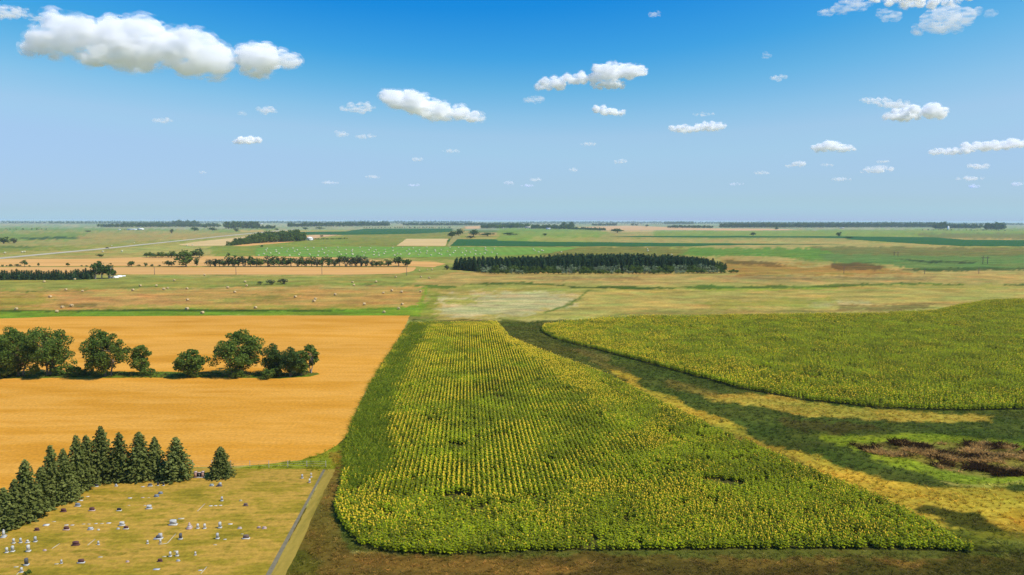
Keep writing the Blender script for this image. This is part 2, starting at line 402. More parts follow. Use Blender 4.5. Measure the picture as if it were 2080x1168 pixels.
def ground_color(X, Y):
    px, py = to_px(X, Y); D = np.hypot(X, Y)
    sh = X.shape
    wx = (fbm(X/9, Y/9, 3, 5)-.5)+.5*(fbm(X/1.6, Y/1.6, 4, 3)-.5); wy = (fbm(X/9, Y/9, 9, 5)-.5)*1.3+1.0*(fbm(X/1.6, Y/1.6, 6, 3)-.5)
    big = fbm(X/260, Y/90, 21, 5); mid = fbm(X/40, Y/14, 31, 5)
    base = np.zeros(sh+(3,)); a = lin((150, 148, 66)); b = lin((178, 156, 84)); c = lin((112, 134, 54))
    t = sstep(.35, .65, big)[..., None]; base[:] = a*(1-t)+b*t
    t = sstep(.5, .8, fbm(X/600, Y/200, 41, 4))[..., None]; base = base*(1-t)+c*t
    # the far plain: a quilt of section-aligned fields
    u = X*VDIR.x+Y*VDIR.y; v = -X*VDIR.y+Y*VDIR.x
    cu = np.floor(u/800); cv = np.floor(v/800+0.2*np.floor(u/1600)); half = hash2(cu, cv, 5) > .5
    cell = hash2(cu*2+np.where(half, np.floor(u/400) % 2, 0), cv*2+np.where(half, 0, np.floor(v/400) % 2), 8)
    pal = lin(np.array([(150,158,80),(196,166,96),(84,118,66),(170,160,96),(120,150,70),(190,150,100),(104,132,74),(206,176,116)]))
    q = pal[(cell*7.99).astype(int)]
    t = (sstep(1500, 2600, D)*.85)[..., None]; base = base*(1-t)+q*t
    for poly, col, soft, op in PAINT:
        P = np.array(poly, float); m0 = P.min(0)-soft*3-12; m1 = P.max(0)+soft*3+12
        ok = (px > m0[0]) & (px < m1[0]) & (py > m0[1]) & (py < m1[1]) & (Y > 5)
        if not ok.any(): continue
        j = soft*2.8
        qx = px[ok]+wx[ok]*j*3; qy = py[ok]+wy[ok]*j*0.9
        sd = poly_sd(qx, qy, poly)
        w = (sstep(-soft*.5, soft*.5, sd)*op)[..., None]
        base[ok] = base[ok]*(1-w)+lin(col)*w
    fine = (0.86+0.28*mid)*(0.93+0.14*fbm(X/4, Y/2.5, 51, 3))
    base = base*fine[..., None]
    # hue drift between dry and green blades
    hd = (fbm(X/18, Y/7, 61, 4)-.5)*.5
    base[..., 0] *= 1+hd; base[..., 1] *= 1-hd*.15
    return np.clip(base*KL, 0.002, 0.8)

rows = 1.0/np.linspace(1/38.0, 1/30000.0, 620)
ys = np.concatenate([[-30000, -3000, -200, -20, 15, 28], rows])
W = np.maximum(ys, 0)+20.0
s_ = np.linspace(-1.15, 1.15, 620)
X = s_[None, :]*W[:, None]; Y = np.repeat(ys[:, None], len(s_), 1)
X = np.concatenate([np.full((len(ys), 1), -60000.), np.full((len(ys), 1), -38000.), X, np.full((len(ys), 1), 38000.), np.full((len(ys), 1), 60000.)], 1)
Y = np.concatenate([Y[:, :2], Y, Y[:, :2]], 1)
nr, nc = X.shape
idx = np.arange(nr*nc).reshape(nr, nc)
quad = np.stack([idx[:-1, :-1], idx[:-1, 1:], idx[1:, 1:], idx[1:, :-1]], -1).reshape(-1, 4)
m = NT('grassland')
at = m.n('ShaderNodeAttribute', attribute_name='gcol')
v = m.coord((1, 1, 1), -YAW); n1 = m.noise(v, 0.9, 8, 0.75)
vs = m.coord((0.6, 1.0, 1), -YAW); n2 = m.noise(vs, 0.07, 9, 0.80)
n3 = m.noise(v, 5.0, 3, 0.7); vh = m.coord((0.8, 1, 1), .4); n4 = m.noise(vh, 0.035, 8, 0.78)
col = m.mix(1.0, at.outputs['Color'], m.mrange(n1, 0.25, 0.75, 0.50, 1.50), 'MULTIPLY')
col = m.mix(1.0, col, m.mrange(n2, 0.38, 0.62, 0.66, 1.34), 'MULTIPLY')
col = m.mix(m.mrange(n4, 0.50, 0.60, 0, 0.6), col, m.mix(1.0, col, (1.34, 1.06, 0.95, 1), 'MULTIPLY'))
col = m.mix(m.mrange(n4, 0.48, 0.40, 0, 0.5), col, m.mix(1.0, col, (0.78, 0.94, 0.66, 1), 'MULTIPLY'))
col = m.mix(m.mrange(n3, 0.5, 0.8, 0, 0.4), col, m.mix(1.0, col, (1.3, 1.15, 0.9, 1), 'MULTIPLY'))
GROUND_M = m.surf(col, 1.0, n1, 0.6, 0.35, 0.03)
gm = mesh_np('ground', np.stack([X, Y, np.zeros_like(X)], -1).reshape(-1, 3), quad, [GROUND_M])
gc = ground_color(X, Y)
ca = gm.color_attributes.new('gcol', 'FLOAT_COLOR', 'POINT')
ca.data.foreach_set('color', np.concatenate([gc, np.ones(gc.shape[:2]+(1,))], -1).astype(np.float32).ravel())
tag(link(bpy.data.objects.new('ground', gm)), kind='structure')

# ------------------------------------------------------------------ crop sheets, roads, lawn
def edge_pts(poly, jit=0.35, step=1.5, maxn=260):
    P = [G(*p) for p in poly]; out = []
    for i, a in enumerate(P):
        b = P[(i+1) % len(P)]; L = (b-a).length
        n = int(max(1, min(maxn, L/step))); nrm = Vector((-(b-a).y, (b-a).x, 0)).normalized()
        for k in range(n):
            p = a.lerp(b, k/n)
            w = (mnoise.noise(p*0.12)*1.1+mnoise.noise(p*0.7+Vector((9, 0, 0)))*.6+mnoise.noise(p*2.3)*.35)*jit
            out.append(p+nrm*w if k else p)
    return out
def sheet(name, poly, z, mat, jit=0.35, step=1.5):
    P = edge_pts(poly, jit, step)
    me = bpy.data.meshes.new(name); me.from_pydata([(p.x, p.y, z) for p in P], [], [list(range(len(P)))])
    me.update()
    if me.polygons[0].normal.z < 0: me.flip_normals()
    me.materials.append(mat)
    return tag(link(bpy.data.objects.new(name, me)), kind='structure')

WHEAT = field_mat('wheat_crop', [C(206,140,38), C(220,153,48), C(232,168,68), C(214,146,42)], 0.10, (0.2, 1.0), fine=0.30, rows=('Y', 3.2, .015), marks=(C(150,104,34), 0.735), bump=0.25)
WHEAT2 = field_mat('wheat_crop_far', [C(204,150,76), C(222,166,88), C(228,176,104), C(210,154,80)], 0.04, (0.15, 1.0), fine=0.1, bump=0)
WHEAT3 = field_mat('wheat_crop_pale', [C(206,176,110), C(226,192,128), C(198,164,98)], 0.02, (0.3, 1.0), fine=0.1, bump=0)
CORN = field_mat('corn_crop', [C(40,84,38), C(54,102,44), C(46,92,42)], 0.02, (0.2, 1.0), fine=0.15, bump=0)
HAY = field_mat('green_hay', [C(92,140,46), C(112,156,54), C(132,154,62), C(100,148,44)], 0.03, (0.3, 1.0), fine=0.12, rows=('X', 12.0, 0.07), bump=0)
TAN = field_mat('stubble', [C(206,164,110), C(222,178,122), C(196,158,104)], 0.01, (0.2, 1.0), fine=0.08, bump=0)
LAWN = field_mat('dry_lawn', [C(92,94,20), C(136,122,34), C(162,138,42), C(196,154,64), C(144,126,36), C(104,98,22)], 0.22, (0.5, 1.0), fine=0.34, rows=('Y', 1.1, 0.06), detail=10, r2=0.74, bump=0.5, lo=.28, hi=.72)
MOWN = field_mat('mown_strip', [C(146,128,48), C(172,146,62), C(128,116,40)], 0.5, (1.0, 0.12), fine=0.15, bump=0.3)
SOIL = field_mat('field_soil', [C(60,62,22), C(84,80,32), C(66,72,22)], 0.15, (1, 1), fine=0.3)
CONC = field_mat('weathered_concrete', [C(116,110,86), C(136,126,98), C(98,94,70)], 0.8, (1, 1), fine=0.2)
GRAVEL = field_mat('gravel', [C(186,176,142), C(200,190,158), C(178,166,132)], 0.1, (1, 1), fine=0.1, bump=0)
STRIP = field_mat('green_verge', [C(78,104,26), C(104,124,32), C(92,116,28)], 0.3, (0.5, 1), fine=0.3)
WAXED = field_mat('dry_tracks', [C(150,140,74), C(176,160,92)], 0.1, (1, 1))

MAIN_WHEAT = [(-260,652),(0,647),(120,643),(480,641),(833,641),(828,652),(815,680),(790,718),(757,770),(730,822),(712,862),(700,890),(684,905),(655,922),(610,935),(540,943),(470,947),(400,949),(385,950),(300,965),(180,985),(100,1010),(0,1045),(-260,1100)]
sheet('wheat_field', MAIN_WHEAT, 0.012, WHEAT, 0.5, 1.2)
sheet('grass_strip', [(-260,768),(-260,759),(0,757),(150,755),(330,755),(420,757),(560,757),(640,757),(650,760),(630,765),(560,769),(400,767),(200,767),(0,769)], 0.020, STRIP, 0.5, 0.8)
sheet('cemetery_lawn', [(385,951),(663,953),(536,1176),(470,1290),(-160,1290),(-260,1180),(-260,1130),(0,1075),(100,1030),(180,985),(300,965)], 0.024, LAWN, 0.15)
sheet('concrete_path', [(657,953),(661.5,953),(548,1172),(494,1290),(484,1290),(538,1172)], 0.034, CONC, 0.04, 1.0)
sheet('mown_strip', [(662,953.5),(680,953.5),(655,1010),(600,1130),(560,1200),(510,1290),(494.5,1290),(548.5,1172)], 0.030, MOWN, 0.25, 0.8)
sheet('wheat_field', [(-260,536),(0,527),(180,526),(330,521),(560,521),(700,524),(770,529),(882,532),(906,536),(880,543),(845,541.2),(-260,541.2)], 0.06, WHEAT2, 1.0, 6)
sheet('wheat_field', [(-260,542.6),(845,542.6),(842,549),(830,553),(810,556),(700,558),(240,557.5),(60,557),(-260,557)], 0.06, WHEAT2, 1.0, 6)
sheet('wheat_field', [(362,497),(400,491),(520,478),(545,479),(475,491),(455,499),(390,500)], 0.10, WHEAT3, 3, 20)
sheet('wheat_field', [(470,500),(520,493),(545,490.5),(600,491),(560,495),(500,500)], 0.12, WHEAT2, 3, 20)
sheet('wheat_field', [(605,481),(640,477),(690,476.5),(660,481),(640,484),(610,486)], 0.12, TAN, 3, 20)
sheet('wheat_field', [(826,485),(911,485),(905,499.5),(805,499.5)], 0.12, WHEAT3, 2, 15)
sheet('corn_field', [(913,485.5),(1005,486),(1012,489),(1100,491),(1400,494),(1560,495),(1720,496.5),(1500,497.5),(1400,500.5),(1100,501),(908,499.5)], 0.12, CORN, 14, 30)
sheet('corn_field', [(600,471),(700,470),(742,464.5),(920,464),(915,471),(840,475),(700,477),(590,477)], 0.12, CORN, 16, 14)
sheet('hay_field', [(520,503),(700,501),(1010,502),(1180,502),(1120,514),(1000,521),(760,524),(520,520)], 0.10, HAY, 5, 12)
sheet('corn_field', [(1230,480.5),(1400,479.2),(1560,479.8),(1720,480),(1720,484),(1600,482.6),(1450,483),(1300,481.6)], 0.12, CORN, 40, 60)
sheet('corn_field', [(1720,480),(1900,482),(1960,487),(2260,489),(2260,500.5),(1950,500),(1860,495),(1720,486)], 0.12, CORN, 16, 14)
sheet('stubble_field', [(1165,461),(1280,458.5),(1420,463.5),(1560,464.5),(1640,467.5),(1500,468.5),(1350,467),(1240,468)], 0.14, TAN, 16, 14)
sheet('stubble_field', [(944,460),(976,459),(975,464.5),(945,465)], 0.14, TAN, 16, 14)
sheet('dirt_track', [(937,463),(946,463),(930,485),(914,500),(908,500),(916,485)], 0.16, WAXED, 1, 20)
sheet('gravel_road', [(-260,550.5),(0,523.4),(215,503.6),(350,489.8),(440,480.2),(560,468.6),(610,465.3),(610,466),(560,470),(440,481.8),(350,491.6),(215,506),(0,526.2),(-260,554.5)], 0.18, GRAVEL, 0.3, 20)

F1 = [(838,657),(905,658),(1008,657),(1018,667),(1036,690),(1077,708),(1135,729),(1240,768),(1330,815),(1445,872),(1545,915),(1630,955),(1740,997),(1836,1040),(1875,1060),(1930,1096),(1979,1124),(1900,1118),(1800,1116),(1500,1116),(1140,1120),(900,1128),(800,1124),(740,1116),(712,1090),(688,1060),(679,1030),(690,990),(702,950),(698,925),(704,896),(716,866),(734,825),(760,773),(793,720),(818,682)]
F2 = [(1104,664),(1160,654),(1300,646),(1650,641),(1800,639),(1900,633),(1960,620),(2000,614),(2080,610),(2400,605),(2400,838),(2080,832),(1960,834),(1800,831),(1640,814),(1500,789),(1340,745),(1240,718),(1130,690),(1100,675)]
sheet('sunflower_field_soil', F1, 0.016, SOIL, 0.4, 1.2)
sheet('sunflower_field_soil', F2, 0.016, SOIL, 0.4, 1.5)

# ================================================================== VEGETATION MESHES
LEAF_TINT = None
def foliage(name, c, c2, trans=0.3, scale=1.3, rnd=0.12, rough=0.75, vigour=0.0):
    m = NT(name); v = m.coord(); nz = m.noise(v, scale, 3, 0.6)
    col = m.mix(m.mrange(nz, 0.35, 0.65, 0, 1), c, c2)
    oi = m.n('ShaderNodeObjectInfo')
    col = m.mix(1.0, col, m.mrange(oi.outputs['Random'], 0, 1, 1-rnd, 1+rnd), 'MULTIPLY')
    if vigour:                       # the crop grows stronger and weaker in patches
        ge = m.n('ShaderNodeNewGeometry'); big = m.noise(ge.outputs['Position'], 0.11, 5, 0.7)
        col = m.mix(1.0, col, m.mrange(big, 0.36, 0.64, 1-vigour, 1+vigour), 'MULTIPLY')
    return m.surf(col, rough, None, spec=0.08, trans=trans)
SPRUCE_M = foliage('spruce_needles', (0.090, 0.115, 0.022, 1), (0.195, 0.215, 0.055, 1), 0.2, 1.0, 0.12)
PINE_M = foliage('plantation_needles', (0.028, 0.062, 0.022, 1), (0.055, 0.100, 0.034, 1), 0.15, 0.25, 0.35)
LEAF_M = foliage('tree_leaves', (0.065, 0.120, 0.016, 1), (0.165, 0.225, 0.038, 1), 0.3, 0.9, 0.1)
LEAF_D = foliage('dark_tree_leaves', (0.040, 0.085, 0.018, 1), (0.100, 0.155, 0.034, 1), 0.25, 0.8, 0.18)
LEAF_O = foliage('olive_tree_leaves', (0.075, 0.095, 0.036, 1), (0.120, 0.140, 0.060, 1), 0.3, 0.8, 0.15)
SILVER_M = foliage('silvery_leaves', (0.15, 0.20, 0.09, 1), (0.28, 0.34, 0.18, 1), 0.25, 0.5, 0.2)
BARK = plain('bark', (0.20, 0.15, 0.11, 1), 0.3, 4)
PALE_BARK = plain('pale_bark', (0.38, 0.32, 0.26, 1), 0.3, 4)

def leaf_quads(C0, N0, size, rng, flat=0.0):
    """quads at C0 roughly facing N0"""
    n = len(C0)
    N = N0 + rng.normal(0, 0.75, (n, 3)); N[:, 2] += flat
    N /= np.linalg.norm(N, axis=1)[:, None]+1e-9
    A = np.cross(N, rng.normal(0, 1, (n, 3))); A /= np.linalg.norm(A, axis=1)[:, None]+1e-9
    B = np.cross(N, A); s = (size*rng.uniform(0.6, 1.35, n))[:, None]
    a = A*s*0.5; b = B*s*rng.uniform(0.35, 0.6, n)[:, None]
    return np.stack([C0-a-b*.3, C0-b, C0+a+b*.2, C0+b], 1)

def broad_tree(seed, H=10.0, W=10.0, base=0.06, clumps=44, per=80, leaf=0.34, open_=0.0, mats=None, lean=0.0, stems=1, crad=0.15):
    rng = np.random.default_rng(seed); rnd = random.Random(seed)
    mats = mats or (BARK, LEAF_M)
    cz = H*(base+(1-base)*0.48); rz = H*(1-base)*0.52; rx = W*0.5
    cc = []
    while len(cc) < clumps:
        p = rng.normal(0, 1, 3); p /= np.linalg.norm(p); r = rng.uniform(0.35 if len(cc) % 4 == 0 else .62, 0.93)
        p = p*r
        if p[2] < -0.75: continue
        wob = 0.72+0.42*mnoise.noise(Vector(p*1.7)+Vector((seed*3.1, 0, 0)))+0.18*rng.random()
        q = np.array([p[0]*rx*wob*(1.0-0.25*max(0, -p[2])), p[1]*rx*wob, cz+p[2]*rz*(0.92+0.22*wob-0.12)])
        cc.append(q)
    cc = np.array(cc); crown = MB()
    V = []; N = []
    for k, q in enumerate(cc):
        rr = crad*(W+H)/2*rng.uniform(0.65, 1.25); n = int(1.5*per*rng.uniform(.7, 1.2)*(1-open_))
        d = rng.normal(0, 1, (n, 3)); d /= np.linalg.norm(d, axis=1)[:, None]
        rad = rr*rng.uniform(0.45, 1.08, n)**0.6
        V.append(q+d*rad[:, None]*np.array([1, 1, .78])); N.append(d)
    V = np.concatenate(V); N = np.concatenate(N); keep = V[:, 2] > 0.15
    crown.quads(leaf_quads(V[keep], N[keep], leaf, rng), 0)
    tr = MB(); t0 = H*0.03
    for s in range(stems):
        off = Vector((rnd.uniform(-.06, .06)*W*(stems > 1), rnd.uniform(-.06, .06)*W*(stems > 1), 0))
        top = Vector((rnd.uniform(-.1, .1)*W+lean+off.x*2.5, rnd.uniform(-.1, .1)*W+off.y*2, H*0.62))
        mid = off.lerp(top, .45)+Vector((rnd.uniform(-.2, .2), rnd.uniform(-.2, .2), 0))
        tr.tube([off+Vector((0, 0, -.2)), off+Vector((0, 0, H*.06)), mid, top], [t0*.95, t0*.62, t0*.42, t0*.14], 0, 7)
        pick = rnd.sample(range(len(cc)), min(9, len(cc)))
        for i in pick:
            q = Vector(cc[i]); a = off.lerp(mid, rnd.uniform(.6, 1)) if q.z < H*.5 else mid.lerp(top, rnd.uniform(0, .7))
            m1 = a.lerp(q, .5)+Vector((0, 0, -0.04*H))
            tr.tube([a, m1, q], [t0*.30, t0*.2, t0*.07], 0, 5)
    return tr.mesh('trunk', [mats[0]]), crown.mesh('crown', [mats[1]])

def spruce_tree(seed, H=9.0, W=4.8, quality=1.0, mat=None, single=False, top=0.0):
    rng = np.random.default_rng(seed); crown = MB(); V = []; N = []
    step = 0.36/quality; z = 0.25; ph = 0
    Rm = W/2
    while z < H*0.985:
        f = z/H
        r = Rm*1.06*(1-f)**0.62*rng.uniform(0.86, 1.1)*(0.80+0.2*min(1, f*9)); nb = max(4, int((7+6*(1-f))*quality**.5)); ph += 1.3
        for b in range(nb):
            a = ph+2*math.pi*(b+rng.uniform(-.3, .3))/nb; rb = r*rng.uniform(0.78, 1.14); L = int(max(3, rb*8.2*quality))
            t = rng.uniform(0.22, 1.0, L)**0.8
            lat = rng.normal(0, 0.13, L)*(1.15-t)*rb*1.3
            rad = t*rb; zz = z-0.22*rad*t+0.10*np.sin(t*3)+rng.normal(0, .05, L)+0.12*t**4*rb
            V.append(np.stack([math.cos(a)*rad-math.sin(a)*lat, math.sin(a)*rad+math.cos(a)*lat, np.maximum(zz, .08)], 1))
            N.append(np.tile([math.cos(a)*.35, math.sin(a)*.35, 0.9], (L, 1)))
        z += step*rng.uniform(.8, 1.2)*(0.65+.5*(1-f))
    V = np.concatenate(V); N = np.concatenate(N)
    crown.quads(leaf_quads(V, N, 0.38/quality**.7, rng, 0.2), 0)
    k = 7; zs = np.linspace(0.3, H*0.97, 7); cv = []; fs = []
    for i, zz in enumerate(zs):
        rr = Rm*0.50*(1-zz/H)**0.85+0.03
        for j in range(k): cv.append((rr*math.cos(2*math.pi*j/k+i), rr*math.sin(2*math.pi*j/k+i), zz))
    for i in range(6):
        for j in range(k): fs.append((i*k+j, i*k+(j+1) % k, (i+1)*k+(j+1) % k, (i+1)*k+j))
    crown.add(cv, fs, 0)
    crown.tube([(0, 0, H*.9), (0, 0, H*1.02)], [.06, .015], 0, 4)
    if single:
        crown.tube([(0, 0, -.2), (0, 0, H*.5)], [.16, .08], 1, 5)
        return crown.mesh('conifer', [mat, BARK])
    tr = MB(); tr.tube([(0, 0, -.2), (0, 0, H*.3), (0, 0, H*.93)], [.17, .12, .03], 0, 6)
    return tr.mesh('trunk', [BARK]), crown.mesh('crown', [mat or SPRUCE_M])

def simple_tree(seed, H, W, mat, bark=BARK, leaf=0.9, n=300, base=.02, stems=1):
    """one mesh for trees a few pixels tall"""
    rng = np.random.default_rng(seed); b = MB()
    c = rng.normal(0, 1, (14, 3)); c /= np.linalg.norm(c, axis=1)[:, None]; c *= rng.uniform(.25, .72, 14)[:, None]; c[:5, 2] = -np.abs(c[:5, 2])
    i = rng.integers(0, 14, n); d = rng.normal(0, 1, (n, 3)); d /= np.linalg.norm(d, axis=1)[:, None]
    P = c[i]+d*rng.uniform(.2, .42, n)[:, None]
    P = P*np.array([W/2, W/2, H*(1-base)/2])+np.array([0, 0, H*(1+base)/2]); P[:, 2] = np.maximum(P[:, 2], .1)
    b.quads(leaf_quads(P, d, leaf, rng), 0)
    for s in range(stems):
        x = (s-(stems-1)/2)*W*.14
        b.tube([(x*.4, 0, -.3), (x, 0, H*.35), (x*1.6, .2, H*.75)], [H*.03, H*.022, H*.008], 1, 5)
    return b.mesh('tree', [mat, bark])

def put(name, meshes, loc, s, rz, label, cat, group=None):
    """thing with parts; meshes: list of (part name, mesh)"""
    r = empty(name, loc, rz, s); tag(r, label, cat, group)
    for pn, me in meshes: link(bpy.data.objects.new(pn, me), r)
    return r
def put1(name, me, loc, s, rz, label, cat, group=None):
    o = bpy.data.objects.new(name, me); o.location = loc; o.scale = s; o.rotation_euler = (0, 0, rz); COL.objects.link(o)
    return tag(o, label, cat, group)

def scatter(name, P, rot, scl, idx, protos, colors=None, label=None, kind='stuff'):
    """many small copies of a few plant meshes, spread over real ground positions"""
    P = np.asarray(P, np.float32); me = bpy.data.meshes.new(name+'_points')
    me.vertices.add(len(P)); me.vertices.foreach_set('co', P.ravel())
    for nm, typ, arr in (('rot', 'FLOAT', rot), ('scl', 'FLOAT', scl), ('idx', 'INT', idx)):
        a = me.attributes.new(nm, typ, 'POINT'); a.data.foreach_set('value', np.asarray(arr, np.int32 if typ == 'INT' else np.float32))
    if colors is not None:
        a = me.attributes.new('tcol', 'FLOAT_COLOR', 'POINT')
        a.data.foreach_set('color', np.concatenate([colors, np.ones((len(P), 1))], 1).astype(np.float32).ravel())
    o = link(bpy.data.objects.new(name, me)); tag(o, label, kind=kind)
    col = bpy.data.collections.new(name+'_kinds')
    for k, pm in enumerate(protos):
        q = bpy.data.objects.new('%s_kind_%02d' % (name, k), pm); col.objects.link(q)
    ng = bpy.data.node_groups.new(name, 'GeometryNodeTree')
    ng.interface.new_socket('Geometry', in_out='INPUT', socket_type='NodeSocketGeometry')
    ng.interface.new_socket('Geometry', in_out='OUTPUT', socket_type='NodeSocketGeometry')
    N = ng.nodes; Lk = ng.links
    gi = N.new('NodeGroupInput'); go = N.new('NodeGroupOutput'); ci = N.new('GeometryNodeCollectionInfo')
    ci.inputs['Collection'].default_value = col; ci.inputs['Separate Children'].default_value = True; ci.inputs['Reset Children'].default_value = True
    ip = N.new('GeometryNodeInstanceOnPoints'); ip.inputs['Pick Instance'].default_value = True
    def attr(nm, t):
        a = N.new('GeometryNodeInputNamedAttribute'); a.data_type = t; a.inputs['Name'].default_value = nm; return a.outputs['Attribute']
    cx = N.new('ShaderNodeCombineXYZ'); Lk.new(attr('rot', 'FLOAT'), cx.inputs[2])
    Lk.new(gi.outputs[0], ip.inputs['Points']); Lk.new(ci.outputs[0], ip.inputs['Instance'])
    Lk.new(attr('idx', 'INT'), ip.inputs['Instance Index']); Lk.new(cx.outputs[0], ip.inputs['Rotation'])
    Lk.new(attr('scl', 'FLOAT'), ip.inputs['Scale']); Lk.new(ip.outputs[0], go.inputs[0])
    md = o.modifiers.new('scatter', 'NODES'); md.node_group = ng
    return o

# ------------------------------------------------------------------ sunflowers
SF_LEAF = foliage('sunflower_leaf', (0.225, 0.275, 0.006, 1), (0.375, 0.420, 0.012, 1), 0.42, 2.0, 0.32, vigour=0.34)
SF_PETAL = plain('sunflower_petal', (0.90, 0.62, 0.02, 1), 0.12, 8, 0.7, 0, 0.3, rnd=0.15)
SF_DISC = plain('sunflower_disc', (0.22, 0.15, 0.035, 1), 0.2, 8)
SF_STEM = plain('sunflower_stem', (0.20, 0.24, 0.07, 1), 0.2, 8)
def sunflower(seed, head=1.0, leaves=8, H=1.35, leafs=1.0):
    rng = random.Random(seed); b = MB()
    b.tube([(0, 0, -.05), (rng.uniform(-.04, .04), rng.uniform(-.04, .04), H*.95)], [.022, .016], 3, 3)
    for k in range(leaves):
        a = k*2.4+rng.uniform(-.4, .4); z = H*(0.22+0.68*k/leaves); L = (.30+.16*math.sin(math.pi*(k+1)/(leaves+1)))*rng.uniform(.8, 1.15)*leafs; w = L*.42
        ca, sa = math.cos(a), math.sin(a)
        def p(x, y, zz): return (ca*x-sa*y, sa*x+ca*y, z+zz)
        b.add([p(.03, 0, 0), p(L*.5, w, .05), p(L*.55, 0, .10), p(L*.5, -w, .05), p(L*1.05, 0, -.07)], [(0, 3, 2, 1), (1, 2, 3, 4)], 0)
    if head > 0:
        c = Vector((0.05, 0, H)); f = Vector((0.80, -0.45, 0.38)).normalized(); u = f.orthogonal().normalized(); v = f.cross(u)
        k = 8; r1 = .155*head; r0 = .07*head
        V = [c+f*.03]+[c+f*.025+(u*math.cos(2*math.pi*i/k)+v*math.sin(2*math.pi*i/k))*r0 for i in range(k)]
        V += [c+(u*math.cos(2*math.pi*(i+.5)/k)+v*math.sin(2*math.pi*(i+.5)/k))*r1*rng.uniform(.85, 1.1) for i in range(k)]
        V += [c-f*.05]
        b.add([tuple(x) for x in V], [(0, i+1, (i+1) % k+1) for i in range(k)], 2)
        b.add([tuple(x) for x in V], [(i+1, k+1+i, (i+1) % k+1) for i in range(k)]+[((i+1) % k+1, k+1+i, k+1+(i+1) % k) for i in range(k)], 1)
        b.add([tuple(x) for x in V], [(2*k+1, k+1+(i+1) % k, k+1+i) for i in range(k)], 0)
    return b.mesh('sunflower_plant', [SF_LEAF, SF_PETAL, SF_DISC, SF_STEM])
SFP = [sunflower(1, .72, 8), sunflower(2, .60, 7, 1.25), sunflower(3, .88, 8, 1.40), sunflower(4, 0, 9, 1.25), sunflower(5, 0.35, 9, 1.3), sunflower(6, 0, 8, 1.05, 1.1)]

P1 = [tuple(G(*p)[:2]) for p in F1]; P2 = [tuple(G(*p)[:2]) for p in F2]
def grid_pts(poly, du, dv, ang, jit, rng):
    A = np.array(poly); ca, sa = math.cos(ang), math.sin(ang)
    Uv = np.stack([A[:, 0]*ca+A[:, 1]*sa, -A[:, 0]*sa+A[:, 1]*ca], 1)
    lo, hi = Uv.min(0), Uv.max(0)
    u = np.arange(lo[0], hi[0], du); v = np.arange(lo[1], hi[1], dv)
    UU, VV = np.meshgrid(u, v); UU = UU.ravel(); VV = VV.ravel()
    UU = UU+rng.normal(0, jit, UU.shape); VV = VV+rng.normal(0, dv*.3, VV.shape)
    X = UU*ca-VV*sa; Y = UU*sa+VV*ca
    k = inside_poly(X, Y, poly); return X[k], Y[k]

def in_px(X, Y, poly, soft=6, wob=8):
    px, py = to_px(X, Y)
    w = (fbm(X/6, Y/6, 77, 3)-.5)*wob*2
    return sstep(-soft, soft, poly_sd(px+w, py+w*.5, poly))
HOLES = [([(895,1015),(925,1003),(960,1010),(962,1019),(905,1021)]), ([(1422,975),(1460,972),(1510,984),(1512,992),(1470,990),(1425,984)]), ([(905,905),(925,900),(950,908),(945,914),(915,912)]),
         ([(1000,886),(1030,884),(1035,891),(1005,892)]), ([(1005,806),(1022,804),(1024,813),(1008,813)])]
YEL = [([(930,658),(1010,655),(1060,695),(1130,730),(1230,790),(1180,800),(1080,745),(1010,700),(930,680)], 1.0), ([(960,690),(1040,700),(1060,760),(1000,780),(960,750)], .6),
       ([(1180,800),(1260,810),(1400,900),(1340,930),(1220,860)], .5), ([(1160,985),(1500,990),(1700,1060),(1500,1070),(1200,1010)], .6), ([(860,950),(930,930),(960,1000),(900,1000)], .7),
       ([(730,1010),(850,1000),(880,1060),(800,1090),(720,1060)], .5), ([(1020,870),(1120,850),(1160,900),(1090,950)], .35), ([(1560,1020),(1900,1090),(1900,1120),(1500,1100)], .6)]
GRN = [([(838,655),(870,660),(820,760),(780,860),(800,960),(700,1000),(690,900),(760,770)], 1.0), ([(1060,760),(1200,800),(1400,890),(1700,1020),(1560,990),(1300,900),(1120,820)], .55),
       ([(940,820),(1060,800),(1080,870),(960,880)], .6), ([(1100,1085),(1900,1104),(1990,1130),(680,1130),(680,1080)], .55), ([(700,985),(760,1000),(740,1030),(690,1040)], .5)]
def field_mask(X, Y, polys):
    m = np.zeros(X.shape)
    for p, s in polys: m = np.maximum(m, s*in_px(X, Y, p, 14, 14))
    return m
def flower_points(X, Y, rng, yel, grn, holes, e_poly):
    dens = fbm(X/7, Y/7, 101, 4); y = field_mask(X, Y, yel); g = field_mask(X, Y, grn)
    ph = np.clip(0.50+(dens-.5)*2.4+0.50*y-0.50*g, 0.04, 0.98)
    has = rng.random(len(X)) < ph
    idx = np.where(has, np.where(rng.random(len(X)) < y*.8, 2, rng.integers(0, 3, len(X))), rng.integers(3, 6, len(X)))
    keep = rng.random(len(X)) < 0.90-.15*(fbm(X/5, Y/9, 191, 3) > .6)
    for h in holes: keep &= rng.random(len(X)) > in_px(X, Y, h, 2.5, 3)
    gap = fbm(X/2.2, Y/2.2, 131, 3); keep &= ~((gap > .70) & (rng.random(len(X)) < .8))
    hv = fbm(X/12, Y/12, 151, 3)
    scl = (0.70+0.38*hv)*rng.uniform(.85, 1.12, len(X))
    return keep, idx, scl
